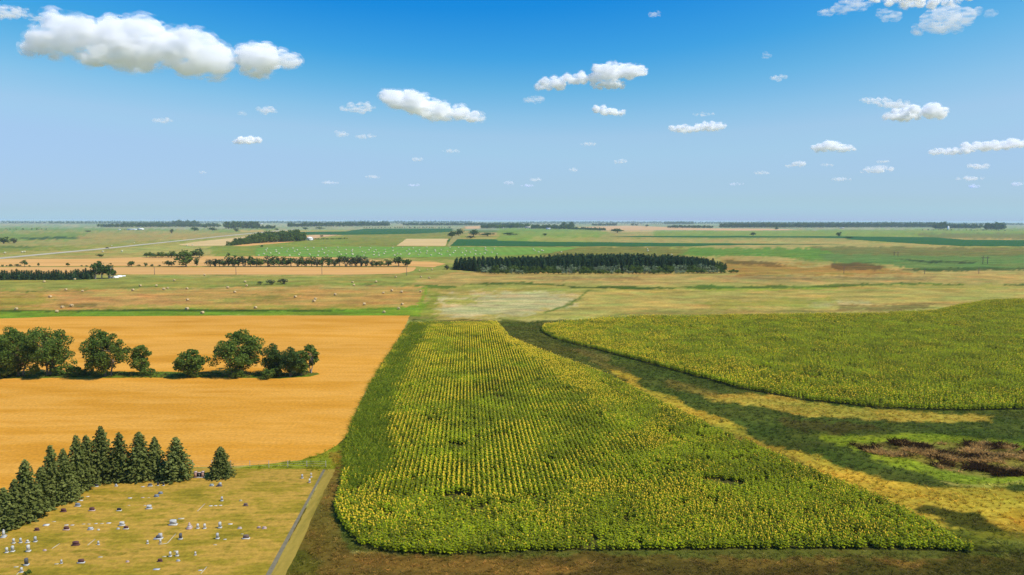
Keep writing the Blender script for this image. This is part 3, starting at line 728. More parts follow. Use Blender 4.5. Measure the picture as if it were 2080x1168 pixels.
# near field: drilled rows inside, headlands round the edge
inner = [G(*p)[:2] for p in [(845,668),(1000,668),(1020,700),(1110,760),(1220,850),(1330,930),(1420,1000),(1160,985),(1100,1020),(700,1015),(705,930),(740,850),(790,750)]]
inner = [tuple(p) for p in inner]
Xa, Ya = grid_pts(P1, 0.76, 0.24, YAW, 0.07, RNG)
Xb, Yb = grid_pts(P1, 0.40, 0.38, YAW+0.6, 0.14, RNG)
ina = inside_poly(Xa+(fbm(Xa/8, Ya/8, 5, 2)-.5)*6, Ya, inner); inb = inside_poly(Xb+(fbm(Xb/8, Yb/8, 5, 2)-.5)*6, Yb, inner)
X1 = np.concatenate([Xa[ina], Xb[~inb]]); Y1 = np.concatenate([Ya[ina], Yb[~inb]])
k1, i1, s1 = flower_points(X1, Y1, RNG, YEL, GRN, HOLES, P1)
leftm = field_mask(X1, Y1, GRN[:1]); k1 &= RNG.random(len(X1)) > leftm*.45; s1 = s1*(1-.3*leftm)
X1, Y1, i1, s1 = X1[k1], Y1[k1], i1[k1], s1[k1]
px, py = to_px(X1, Y1)
vis = (px > 0) & (px < 2080) & (py < 1168)
order = np.argsort(np.where(vis, np.hypot(X1, Y1), 1e9)); first = order[:300]; rest = order[300:]
for q in first:
    put1('sunflower_plant', SFP[i1[q]], (X1[q], Y1[q], .016), (s1[q],)*3, RNG.uniform(-.5, .5),
         'green leafed sunflower plant standing in the nearest edge row of the big sunflower field', 'sunflower', 'sunflower plants along the near edge of the field')
scatter('sunflower_crop', np.stack([X1[rest], Y1[rest], np.full(len(rest), .016)], 1), RNG.uniform(-.5, .5, len(rest)), s1[rest], i1[rest], SFP,
        label='dense blooming sunflowers filling the large field in the foreground')
X2, Y2 = grid_pts(P2, 0.52, 0.52, YAW, 0.2, RNG)
ring = [(1104,664),(1300,646),(1650,641),(1900,633),(2000,614),(2080,610),(2400,606),(2400,622),(2080,622),(1990,632),(1900,648),(1600,652),(1250,662),(1180,680),(1300,712),(1500,755),(1640,782),(1800,800),(2400,800),(2400,845),(1800,845),(1450,790),(1090,690)]
ycol = [(ring, 0.85), ([(1104,664),(1200,652),(1400,645),(1700,640),(1900,632),(1990,616),(2080,611),(2400,606),(2400,613),(2080,619),(1990,628),(1900,640),(1600,646),(1300,653),(1150,672)], 1.0), ([(1580,630),(1990,600),(2400,606),(2400,616),(2000,622),(1880,640)], 1.0)]
ghol = [([(1300,665),(1700,660),(2000,670),(1800,720),(1500,720),(1300,690)], .35)]
h2 = [([(1615,762),(1660,768),(1672,776),(1630,772)]), ([(1538,746),(1570,750),(1565,755),(1540,752)])]
k2, i2, s2 = flower_points(X2, Y2, RNG, ycol, ghol, h2, P2)
X2, Y2, i2, s2 = X2[k2], Y2[k2], i2[k2], s2[k2]*1.12
scatter('sunflower_crop', np.stack([X2, Y2, np.full(len(X2), .016)], 1), RNG.uniform(-.6, .6, len(X2)), s2, i2, SFP,
        label='curved sunflower field in bloom beyond the grassed waterway')
print('sunflowers', len(X1), len(X2))

# ------------------------------------------------------------------ grass
m = NT('grass_blades'); at = m.n('ShaderNodeAttribute', attribute_name='tcol', attribute_type='INSTANCER')
oi = m.n('ShaderNodeObjectInfo')
colr = m.mix(1.0, at.outputs['Color'], m.mrange(oi.outputs['Random'], 0, 1, 0.8, 1.3), 'MULTIPLY')
GRASS_M = m.surf(colr, 0.8, spec=0.1, trans=0.5)
def tuft(seed, n=12, h=.45, w=.05, spread=.22):
    rng = random.Random(seed); b = MB()
    for k in range(n):
        a = rng.uniform(0, 6.28); r = spread*rng.random(); x, y = r*math.cos(a), r*math.sin(a); hh = h*rng.uniform(.6, 1.25)
        a2 = rng.uniform(0, 6.28); dx, dy = math.cos(a2)*w, math.sin(a2)*w; lx, ly = rng.gauss(0, .22), rng.gauss(0, .22)
        b.add([(x-dx, y-dy, 0), (x+dx, y+dy, 0), (x+lx+dx*.6, y+ly+dy*.6, hh*.6), (x+lx*2.2, y+ly*2.2, hh)], [(0, 1, 2), (0, 2, 3)], 0)
    return b.mesh('grass_tuft', [GRASS_M])
TUFTS = [tuft(11), tuft(12, 14, .35, .06, .3), tuft(13, 10, .6, .045, .2)]
WTUFT = [tuft(21, 26, .62, .05, .5), tuft(22, 26, .55, .05, .55)]
def sample_poly(poly_px, n, rng):
    P = np.array([tuple(G(*p)[:2]) for p in poly_px]); lo, hi = P.min(0), P.max(0); out = []; c = 0
    while c < n:
        Q = rng.uniform(lo, hi, (max(4000, n), 2)); k = inside_poly(Q[:, 0], Q[:, 1], [tuple(p) for p in P]); out.append(Q[k]); c += k.sum()
        if k.sum() == 0: break
    return np.concatenate(out)[:n]
def area(poly_px):
    P = [G(*p) for p in poly_px]; return abs(sum(P[i].x*P[(i+1) % len(P)].y-P[(i+1) % len(P)].x*P[i].y for i in range(len(P))))/2
def grass(name, poly_px, dens, size, label, bright=1.0, avoid=(), protos=TUFTS):
    n = int(area(poly_px)*dens); Q = sample_poly(poly_px, n, RNG)
    for a in avoid: Q = Q[~inside_poly(Q[:, 0], Q[:, 1], a)]
    cl = fbm(Q[:, 0]/1.5, Q[:, 1]/1.5, 171, 3); Q = Q[RNG.random(len(Q)) < np.clip((cl-.2)*2.2, .25, 1)]
    c = ground_color(Q[:, 0], Q[:, 1])*bright
    dry = (RNG.random(len(Q)) < .28)[:, None]; c = np.where(dry, c*np.array([1.5, 1.3, 1.0])+.03, c); c = c*RNG.uniform(.7, 1.3, (len(Q), 1))
    print(name, len(Q))
    return scatter(name, np.stack([Q[:, 0], Q[:, 1], np.zeros(len(Q))], 1), RNG.uniform(0, 6.28, len(Q)), RNG.uniform(.6, 1.3, len(Q))*size, RNG.integers(0, len(protos), len(Q)), protos, np.clip(c, 0, .8), label=label)
MOWNP = [tuple(G(*q_)[:2]) for q_ in [(652,950),(684,953),(658,1010),(606,1130),(566,1200),(510,1300),(480,1300)]]
grass('rough_grass', [(668,955),(690,930),(702,950),(690,990),(679,1030),(688,1060),(712,1090),(740,1116),(800,1124),(900,1128),(1140,1120),(2000,1122),(2200,1122),(2200,1200),(560,1200)], 8.0, 0.5, 'rough brown and green grass along the near edge of the sunflowers', 2.3, [P1, MOWNP])
grass('waterway_grass', [(1005,655),(1120,655),(1095,672),(1240,720),(1500,790),(1640,815),(1800,832),(2200,835),(2200,1126),(1985,1126),(1836,1040),(1445,872),(1240,768),(1036,690)], 3.0, 0.6, 'tall green and straw coloured grass in the waterway between the sunflower fields', 1.45, [P1, P2])
grass('verge_grass', [(500,952),(600,936),(698,902),(702,945),(668,958)], 3.0, 0.7, 'bright green grass verge between wheat and cemetery lawn', 1.6)
# dead reeds in the dried pond
Q = sample_poly([(1725,903),(1820,899),(1990,902),(2150,912),(2150,962),(2080,966),(2000,970),(1940,960),(1860,935),(1770,922)], 6000, RNG)
dk = fbm(Q[:, 0]/5, Q[:, 1]/2.5, 201, 4); kk = RNG.random(len(Q)) < sstep(.46, .58, fbm(Q[:, 0]/3.5, Q[:, 1]/2, 205, 4)); Q, dk = Q[kk], dk[kk]; c = np.where((dk > .53)[:, None], lin((66,46,24)), lin((190,152,88)))*RNG.uniform(.6, 1.5, (len(Q), 1))
scatter('dead_reeds', np.stack([Q[:, 0], Q[:, 1], np.zeros(len(Q))], 1), RNG.uniform(0, 6.28, len(Q)), RNG.uniform(.7, 1.4, len(Q))*(.6+dk), RNG.integers(0, 3, len(Q)), TUFTS, c, label='brown dead reeds standing in the dried out pond at right')
# weeds at the left margin of the sunflower field
Q = sample_poly([(836,657),(868,662),(820,760),(790,860),(790,960),(705,1000),(700,925),(716,866),(760,773),(800,710)], 9000, RNG)
c = lin((122,134,34))*KL*RNG.uniform(1.1, 2.0, (len(Q), 1))
scatter('field_weeds', np.stack([Q[:, 0], Q[:, 1], np.full(len(Q), .016)], 1), RNG.uniform(0, 6.28, len(Q)), RNG.uniform(.9, 1.9, len(Q)), RNG.integers(0, 3, len(Q)), TUFTS, c, label='tall green weeds crowding the left margin of the sunflower field')
# dark short grass under the strip of trees
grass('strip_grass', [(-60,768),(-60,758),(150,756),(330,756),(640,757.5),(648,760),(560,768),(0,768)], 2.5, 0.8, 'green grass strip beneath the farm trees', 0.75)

# ================================================================== TREES
ORD = ['first','second','third','fourth','fifth','sixth','seventh','eighth','ninth','tenth','eleventh','twelfth','thirteenth','fourteenth','fifteenth','sixteenth','seventeenth','eighteenth','nineteenth','twentieth']
def ordn(i):
    if i < 20: return ORD[i]
    t = {2:'twenty', 3:'thirty', 4:'forty', 5:'fifty'}[(i+1)//10]
    return t+'-'+ORD[(i+1) % 10-1] if (i+1) % 10 else {'twenty':'twentieth','thirty':'thirtieth','forty':'fortieth','fifty':'fiftieth'}[t]
SPR = [spruce_tree(31, 9, 4.9), spruce_tree(32, 9, 4.6), spruce_tree(33, 9, 5.3)]
SPRUCES = [ # x, base y, top y, width px, label
 (-2,1082,1004,66,'leftmost dark spruce of the cemetery hedge, cut by the picture edge'),
 (22,1072,985,60,'low spruce filling the hedge just right of the cut-off leftmost spruce'),
 (45,1062,949,68,'tall broad spruce near the lower left end of the cemetery hedge'),
 (76,1042,960,56,'spruce squeezed behind the tall broad spruce on the lower left'),
 (97,1030,916,62,'tall round-topped spruce left of the small pointed spruce'),
 (122,1014,923,50,'small pointed spruce between two taller spruces on the left side'),
 (128,1024,940,50,'low bushy spruce at the lawn edge below the small pointed spruce'),
 (150,1002,894,60,'tall spruce left of the slim dark one at the hedge bend'),
 (170,990,894,52,'slim dark spruce at the bend of the cemetery hedge'),
 (200,982,876,66,'tallest spruce of the cemetery hedge with a double top'),
 (237,980,887,60,'spruce with a narrow crown immediately right of the tallest spruce'),
 (277,978,887,66,'broad bluish spruce in the middle of the back hedge row'),
 (309,974,896,50,'slender spruce with a thin leader between two broad spruces'),
 (352,978,896,72,'widest spruce, at the right end of the hedge row'),
 (443,974,915,46,'lone dense spruce standing apart right of the brick monument')]
for i, (x, yb, yt, w, lb) in enumerate(SPRUCES):
    k = ppm(x, yb); g = G(x, yb); ang = math.atan((yb-584)/F)+PITCH
    tr, cr = SPR[i % 3]
    H = (yb-yt)/k/math.cos(ang)*1.0
    if i == 14: tr, cr = spruce_tree(40, 9, 5.6, 1.25)
    put('spruce_tree', [('trunk', tr), ('crown', cr)], (g.x, g.y+1.2, .02), ((w/k)/4.75,)*2+(H/9.0,), i*1.7, lb, 'spruce', 'spruces round the cemetery lawn')

BR = {k: broad_tree(**v) for k, v in dict(
    a=dict(seed=51, H=11, W=13, clumps=74, per=115, stems=3, crad=.115, open_=.1), b=dict(seed=52, H=11.5, W=12, clumps=80, per=110, crad=.115, stems=2),
    c=dict(seed=53, H=8, W=5.5, clumps=38, per=75, crad=.13), d=dict(seed=54, H=6.5, W=6.5, base=.03, clumps=46, per=80, crad=.14),
    e=dict(seed=55, H=8, W=8, base=.12, clumps=50, per=100, crad=.14, mats=(BARK, LEAF_D), stems=2), f=dict(seed=56, H=8, W=5.2, base=.2, clumps=30, per=34, crad=.11, leaf=.4, mats=(PALE_BARK, LEAF_M), stems=2),
    g=dict(seed=57, H=2.2, W=4, base=0, clumps=20, per=50, crad=.18, leaf=.3, mats=(BARK, LEAF_M))).items()}
def tree_at(kind, x, yb, yt, w, label, name='broadleaf_tree', group=None, dims=None, rz=0, cat='tree'):
    k = ppm(x, yb); g = G(x, yb); tr, cr = BR[kind]; H0, W0 = DIM[kind]
    return put(name, [('trunk', tr), ('crown', cr)], (g.x, g.y, .02), ((w/k)/W0*(1.12 if kind != 'g' else 1.0),)*2+((yb-yt)/k/H0*1.05,), rz, label, cat, group)
DIM = dict(a=(11, 13), b=(11.5, 12), c=(8, 5.5), d=(6.5, 6.5), e=(8, 8), f=(8, 5.2), g=(2.2, 4))
gp = 'trees on the grass strip in the wheat'
for a in [('a',-18,764,676,96,'big spreading cottonwood at the left picture edge, half out of frame'),
          ('b',38,765,668,84,'tall cottonwood with bare pale trunks left in the wheat strip'),
          ('a',98,763,664,104,'widest cottonwood, its crown reaching out over the wheat to the right'),
          ('b',218,765,672,90,'full round cottonwood alone in the middle of the strip'),
          ('c',289,762,699,40,'small narrow tree just right of the full round cottonwood'),
          ('d',388,765,709,60,'dense cone shaped tree standing alone between gaps in the strip'),
          ('b',482,762,672,100,'tallest wide tree of the right clump in the strip'),
          ('e',556,762,701,52,'medium dark tree touching the right side of the tallest wide tree'),
          ('e',592,765,708,50,'dark bushy tree in the middle of the right clump'),
          ('c',612,763,710,42,'low dark tree next to the thin airy one'),
          ('f',631,758,700,40,'thin airy tree with visible stems at the right end of the strip')]:
    tree_at(a[0], a[1], a[2], a[3], a[4], a[5], group=gp, rz=a[1]*.7)
for a in [(155,763,744,26,'low green shrub in the gap left of the round cottonwood'),(178,762,748,30,'dark low shrub at the foot of the round cottonwood'),(484,768,753,30,'light green bush below the tallest wide tree'),(544,769,750,36,'rounded bush at the strip edge below the dark trees'),
          (10,765,745,60,'undergrowth bush below the left cottonwoods'),(128,762,742,44,'dark undergrowth below the widest cottonwood'),(560,764,742,44,'undergrowth bush among the dark trees of the right clump'),(298,763,748,30,'low bush at the foot of the small narrow tree')]:
    tree_at('g', *a[:5], name='shrub', group='shrubs on the grass strip', rz=a[0], cat='shrub')

# ------- middle distance
ST = {'d': [simple_tree(60+i, 8, 7, LEAF_D, n=300, leaf=.85) for i in range(4)], 'g': [simple_tree(70+i, 8, 7, LEAF_M, n=300, leaf=.85) for i in range(3)],
      'o': [simple_tree(80+i, 8, 7, LEAF_O, BARK, n=260, leaf=.8, stems=3, base=.1) for i in range(3)], 's': [simple_tree(90+i, 8, 7, SILVER_M, n=260, leaf=.8, base=.0) for i in range(3)],
      'p': [simple_tree(95+i, 8, 7, LEAF_D, PALE_BARK, n=420, leaf=.8, stems=3, base=.16) for i in range(2)]}
def st(kind, x, yb, h, w, label, name='broadleaf_tree', group=None, cat='tree', z=.0):
    k = ppm(x, yb); g = G(x, yb); me = ST[kind][int(x) % len(ST[kind])]
    return put1(name, me, (g.x, g.y, z), ((w/k)/7.0*1.12,)*2+((h/k)/8.0*1.03,), x*1.3, label, cat, group)
TWO = {}
def two_part(kind, x):
    """split tree mesh into trunk and crown for the middle-distance trees that show both"""
    key = (kind, int(x) % len(ST[kind]))
    if key not in TWO:
        src = ST[kind][key[1]]; res = []
        for mi, nm in ((1, 'trunk'), (0, 'crown')):
            bm = bmesh.new(); bm.from_mesh(src)
            bmesh.ops.delete(bm, geom=[f for f in bm.faces if f.material_index != mi], context='FACES')
            me = bpy.data.meshes.new(nm); 
            for f in bm.faces: f.material_index = 0
            bm.to_mesh(me); bm.free(); me.materials.append(src.materials[mi]); res.append((nm, me))
        TWO[key] = res
    return TWO[key]
def st2(kind, x, yb, h, w, label, name='broadleaf_tree', group=None, cat='tree'):
    k = ppm(x, yb); g = G(x, yb)
    return put(name, two_part(kind, x), (g.x, g.y, 0), ((w/k)/7.0*1.12,)*2+((h/k)/8.0*1.03,), x*1.3, label, cat, group)
WB = [(427,14,12,'o'),(437,16,14,'o'),(446,13,12,'d'),(455,15,12,'o'),(464,21,15,'d'),(474,17,12,'o'),(484,23,18,'d'),(496,20,14,'o'),(509,20,14,'d'),(521,16,14,'d'),(530,16,14,'g'),(546,20,16,'o'),(557,21,16,'d'),(567,16,12,'o'),(577,18,15,'d'),(591,18,22,'d'),(605,17,12,'o'),(613,19,11,'d'),(621,15,10,'o'),(633,19,15,'d'),(644,15,11,'o'),(655,19,13,'d'),(668,21,13,'d'),(680,15,12,'o'),(690,20,13,'d'),(703,22,13,'o'),(713,21,12,'o'),(723,22,12,'o'),(734,22,16,'o'),(744,18,12,'o'),(756,10,7,'o'),(764,11,10,'d'),(774,9,7,'g'),(788,14,13,'d'),(810,19,22,'d'),(827,15,16,'d')]
for i, (x, h, w, kd) in enumerate(WB):
    st2(kd, x, 541+(x % 3)*.3, h+3, w+9, '%s %s tree from the left in the long windbreak behind the gold wheat strip' % (ordn(i), 'thin brownish' if kd == 'o' else 'dark green'), group='windbreak trees behind the wheat strip')
HB = [(5,4,5,'d'),(14,3,4,'d'),(21,5,9,'d'),(36,6,12,'d'),(50,14,13,'d'),(60,3,4,'d'),(78,8,5,'d'),(138,8,8,'d'),(166,3,4,'d'),(176,3,5,'d'),(267,13,17,'d'),(282,4,8,'d'),(296,9,8,'d'),(309,5,7,'d'),(324,4,6,'d'),(343,14,22,'d')]
for i, (x, h, w, kd) in enumerate(HB):
    st(kd, x, 541.5, h+.5, w+1, '%s dark hedge bush from the left on the line between the gold wheat strips' % ordn(i), name='hedge_bush', group='bushes between the two wheat strips', cat='bush')
for x, yb, h, w, kd, lb in [(203,522.5,8,14,'d','single round bush on the grass above the gold wheat strip at left'),
    (378,542,34,42,'g','big bright green tree in front of the grove beside the windbreak'),(400,541,22,14,'d','slim dark tree right of the big bright green grove tree'),
    (405,523,20,28,'d','tallest tree at the right end of the long low grove'),(464,521,9,8,'d','small solitary tree standing right of the long low grove'),
    (8,495,16,26,'d','big dark tree at the left picture edge in the far meadow'),(29,494,13,17,'o','flat topped tree right of the dark tree at the left edge'),
    (349,474,10,11,'o','lone olive tree on the tan field above the gravel road'),(480,471,9,12,'d','dark clump tree below the far woods left of the road bend'),
    (962,481,16,26,'d','large round dark tree at the end of the dirt track'),(918,484,16,20,'d','dark tree left of the dirt track beside the corn field'),(932,479,17,22,'d','tall dark tree left of the dirt track, farther one'),
    (990,480,8,32,'d','wide low dark grove right of the large round tree'),(956,484,6,26,'o','low olive thicket below the large round tree'),(1036,478,7,34,'d','long low dark thicket on the far green field'),
    (1107,479,6,11,'d','small round tree alone on the bright green far field'),(1530,479.5,8.5,13,'d','small round tree alone on the right green field'),(1704,480.5,11,13,'d','lone dark tree far right beside the dark crop strip'),
    (1577,467,8,9,'d','lone tree on the far tan field at right'),(1285,459,6,8,'d','left one of two far trees on the pink stubble'),(1293,459,6,8,'d','right one of two far trees on the pink stubble'),(1314,461.5,6,8,'d','solitary dark tree right of the two far stubble trees'),
    (1254,473,9.5,34,'d','dense dark grove standing out on the bright green far field'),(532,502,5,7,'d','small round bush on the far hay field at left'),(653,481.5,5,7,'d','bush on the small tan field right of the white barn'),
    (620,466.5,6,14,'d','dark tree clump below the far woods above the corn'),(650,466,5,24,'d','low dark tree clump right of another one above the corn'),(562,468.5,5,9,'d','round tree beside the far bend of the gravel road'),
    (395,469,9,20,'d','dark far trees left of the road above the green strip'),(415,464,9,12,'d','narrow dark far tree above the green strip'),(432,468.5,8,20,'d','far grey green trees right of the narrow dark one'),
    (908,548,12,14,'o','brownish shrub at the left end of the conifer plantation'),(178,471.5,4,14,'o','low brown mound of bushes on the far left pasture')]:
    f = st2 if h > 12 else st
    f(kd, x, yb, h, w, lb)
st('o', 529, 578, 8, 12, 'leftmost and smallest of three grey green willows in the meadow', name='willow_shrub', group='willow shrubs in the meadow', cat='shrub')
st('o', 551, 578, 12, 23, 'middle grey green willow of three in the meadow', name='willow_shrub', group='willow shrubs in the meadow', cat='shrub')
st('o', 577, 577, 13, 24, 'rightmost and tallest of three grey green willows in the meadow', name='willow_shrub', group='willow shrubs in the meadow', cat='shrub')
gx = np.linspace(298, 392, 16)
for i, x in enumerate(gx):
    st('dg'[i % 2], x, 523+(i % 3)*.5, 11+3*math.sin(i*1.7)+i*.25, 13, '%s tree from the left in the long low grove above the wheat' % ordn(i), group='trees of the long low grove')
for i, (x, yb, h, w) in enumerate([(193,567,31,26),(207,566,36,34),(222,566,32,26),(230,565,22,12)]):
    st2('p', x, yb, h, w, ['leftmost','tallest middle','right','smallest rightmost'][i]+' tree of the cottonwood clump with pale trunks beside the conifer hedge', group='cottonwood clump beside the conifer hedge')
PLC = [spruce_tree(100+i, 8, 6.2, 0.40, PINE_M, True) for i in range(5)]
for i in range(44):
    x = -30+i*5.0; yb = 568.5-(i % 2)*2.2-(x > 150)*1.0; g = G(x, yb); s = RNG.uniform(.82, 1.12)
    put1('conifer', PLC[i % 5], (g.x, g.y, 0), (s*.95, s*.95, s*.80), i, '%s dark conifer from the left in the hedge left of the cottonwood clump' % ordn(i), 'conifer', 'conifers of the left hedge')
# conifer plantation and its shrub border
PLANT = [tuple(G(*p)[:2]) for p in [(916,546.5),(950,552),(985,556),(1100,556.5),(1300,556),(1492,553),(1475,546),(1400,540.5),(1200,539.5),(1000,540.5),(930,542)]]
Xp, Yp = grid_pts(PLANT, 3.9, 3.6, YAW, .5, RNG)
ppx, ppy = to_px(Xp, Yp); front = np.interp(ppx, [900, 985, 1100, 1300, 1400, 1500], [547, 553, 552.5, 552, 551, 547]); k = ppy < front; Xp, Yp = Xp[k], Yp[k]
o_ = np.argsort(np.hypot(Xp, Yp)); hp = np.clip(1.0+0.08*RNG.normal(size=len(Xp)), .8, 1.2)*(0.94+.22*fbm(Xp/20, Yp/20, 7, 2)); pxp, _ = to_px(Xp, Yp)
hp *= np.interp(pxp, [900, 930, 980, 1000, 1100, 1250, 1380, 1430, 1470, 1500], [.85, 1.05, 1.0, 1.0, 1.1, 1.3, 1.15, .95, .6, .4])
for q in o_[:300]:
    put1('conifer', PLC[q % 5], (Xp[q], Yp[q], 0), (hp[q]**.5*.95,)*2+(hp[q],), q*1.1, 'dark green conifer in the nearer rows of the square plantation', 'conifer', 'conifers of the plantation')
r_ = o_[300:]
scatter('plantation_wood', np.stack([Xp[r_], Yp[r_], np.zeros(len(r_))], 1), RNG.uniform(0, 6, len(r_)), hp[r_], r_ % 5, PLC, label='dense dark conifers filling the back of the plantation')
print('plantation', len(Xp))
ns = 0
for i in range(130):
    x = 972+(i % 65)*8.2+RNG.uniform(-3, 3); row = i//65; yb = np.interp(x, [970, 1000, 1100, 1340, 1400, 1500], [553, 556.6, 557.3, 556.5, 556, 554.5])-row*2.6
    if row and x > 1475: continue
    kd = 's' if (math.sin(x*.021+row)+math.sin(x*.067) > .25 and row == 1) or (mnoise.noise(Vector((x*.03, row*3, 0))) > .12) else ('g' if i % 3 else 'd')
    h = RNG.uniform(8, 12)+row*7; w = RNG.uniform(10, 16)
    if x > 1470: h *= .8
    st(kd, x, yb, h, w, 'pale silvery shrub in the border before the conifer plantation' if kd == 's' else 'green shrub in the low border before the conifer plantation', name='border_shrub',
       group='silvery shrubs before the plantation' if kd == 's' else 'green shrubs before the plantation', cat='shrub')

# ------- far woods that read as masses
def tree_line(name, segs, label, kinds='d', dens=1.0):
    P = []; S = []
    for x0, x1, y0, y1, h in segs:
        n = max(3, int((x1-x0)/2.2*dens))
        for k in range(n):
            t = (k+RNG.uniform(-.4, .4))/n; x = x0+(x1-x0)*t; y = y0+(y1-y0)*t+RNG.uniform(-.25, .1)
            g = G(x, y); P.append((g.x, g.y+RNG.uniform(0, 40), 0)); S.append((1.3 if name == 'tree_belt' else 1.65)*h/ppm(x, y)/8.0*RNG.uniform(.6, 1.2))
    n = len(P); pr = [m_ for kk in kinds for m_ in ST[kk]]
    return scatter(name, P, RNG.uniform(0, 6, n), S, RNG.integers(0, len(pr), n), pr, label=label)
tree_line('tree_belt', [(457,500,500,496.5,8),(470,530,497,494,10),(500,612,495,490,14),(520,600,491,486,15),(600,700,488,486,2)], 'dark tree belt running up to the white farmstead', 'dg', 3.0)
tree_line('far_woods', [(200,445,462,461.5,5),(250,350,459,459,5),(350,400,459,459,7),(455,520,465,464,9),(512,555,465,465,5)], 'long blue-green woods on the left horizon behind the white sheds', 'd', 1.6)
tree_line('far_woods', [(585,790,461.5,459.5,6),(820,1060,458.5,458.5,4),(640,790,456,456,3)], 'thin band of woods on the horizon behind the corn field', 'd', 1.6)
tree_line('town_trees', [(978,1075,464.5,463,6),(1080,1150,465,466,6),(1150,1232,466,469,4),(1145,1165,464,464,8)], 'trees around the little farm town in the middle distance', 'dg', 1.8)
tree_line('far_woods', [(1205,1255,459,459,4),(1360,1450,463.5,464,4),(1350,1410,456,456,4)], 'scattered woods right of the town near the horizon', 'd', 1.5)
tree_line('far_woods', [(1465,1905,463,462,6),(1480,1900,458,457,4),(1905,1922,465.5,465.5,9),(1925,1995,464,464.5,6),(2008,2045,466.5,466.5,9)], 'broad dark woods along the right horizon', 'd', 2.2)
tree_line('horizon_trees', [(0,95,453.5,453.5,2),(96,330,454.5,454.5,3),(470,640,452.6,453,2.5),(700,960,452.6,453,3),(1050,1400,453.4,453.8,2.5),(1400,1600,455,455,2.5),(1880,2080,455.5,457,2.5)], 'faint blue tree lines on the farthest horizon', 'd', 1.2)
tree_line('horizon_trees', [(0,700,451.6,452,2.2),(300,1100,453.8,454.2,2.2),(1100,1900,452.8,454.5,2.4),(1500,2080,456.5,457.5,2.6),(700,1350,455.6,456.4,2.0),(1580,1900,459.5,460,3)], 'nearly continuous dark tree lines just under the horizon', 'd', .75)
tree_line('field_hedge', [(740,920,464.2,463.7,2.2),(1880,2060,468,469,1.6),(0,90,467,467,2)], 'row of tiny hedge bushes on the far field edges', 'd', .5)

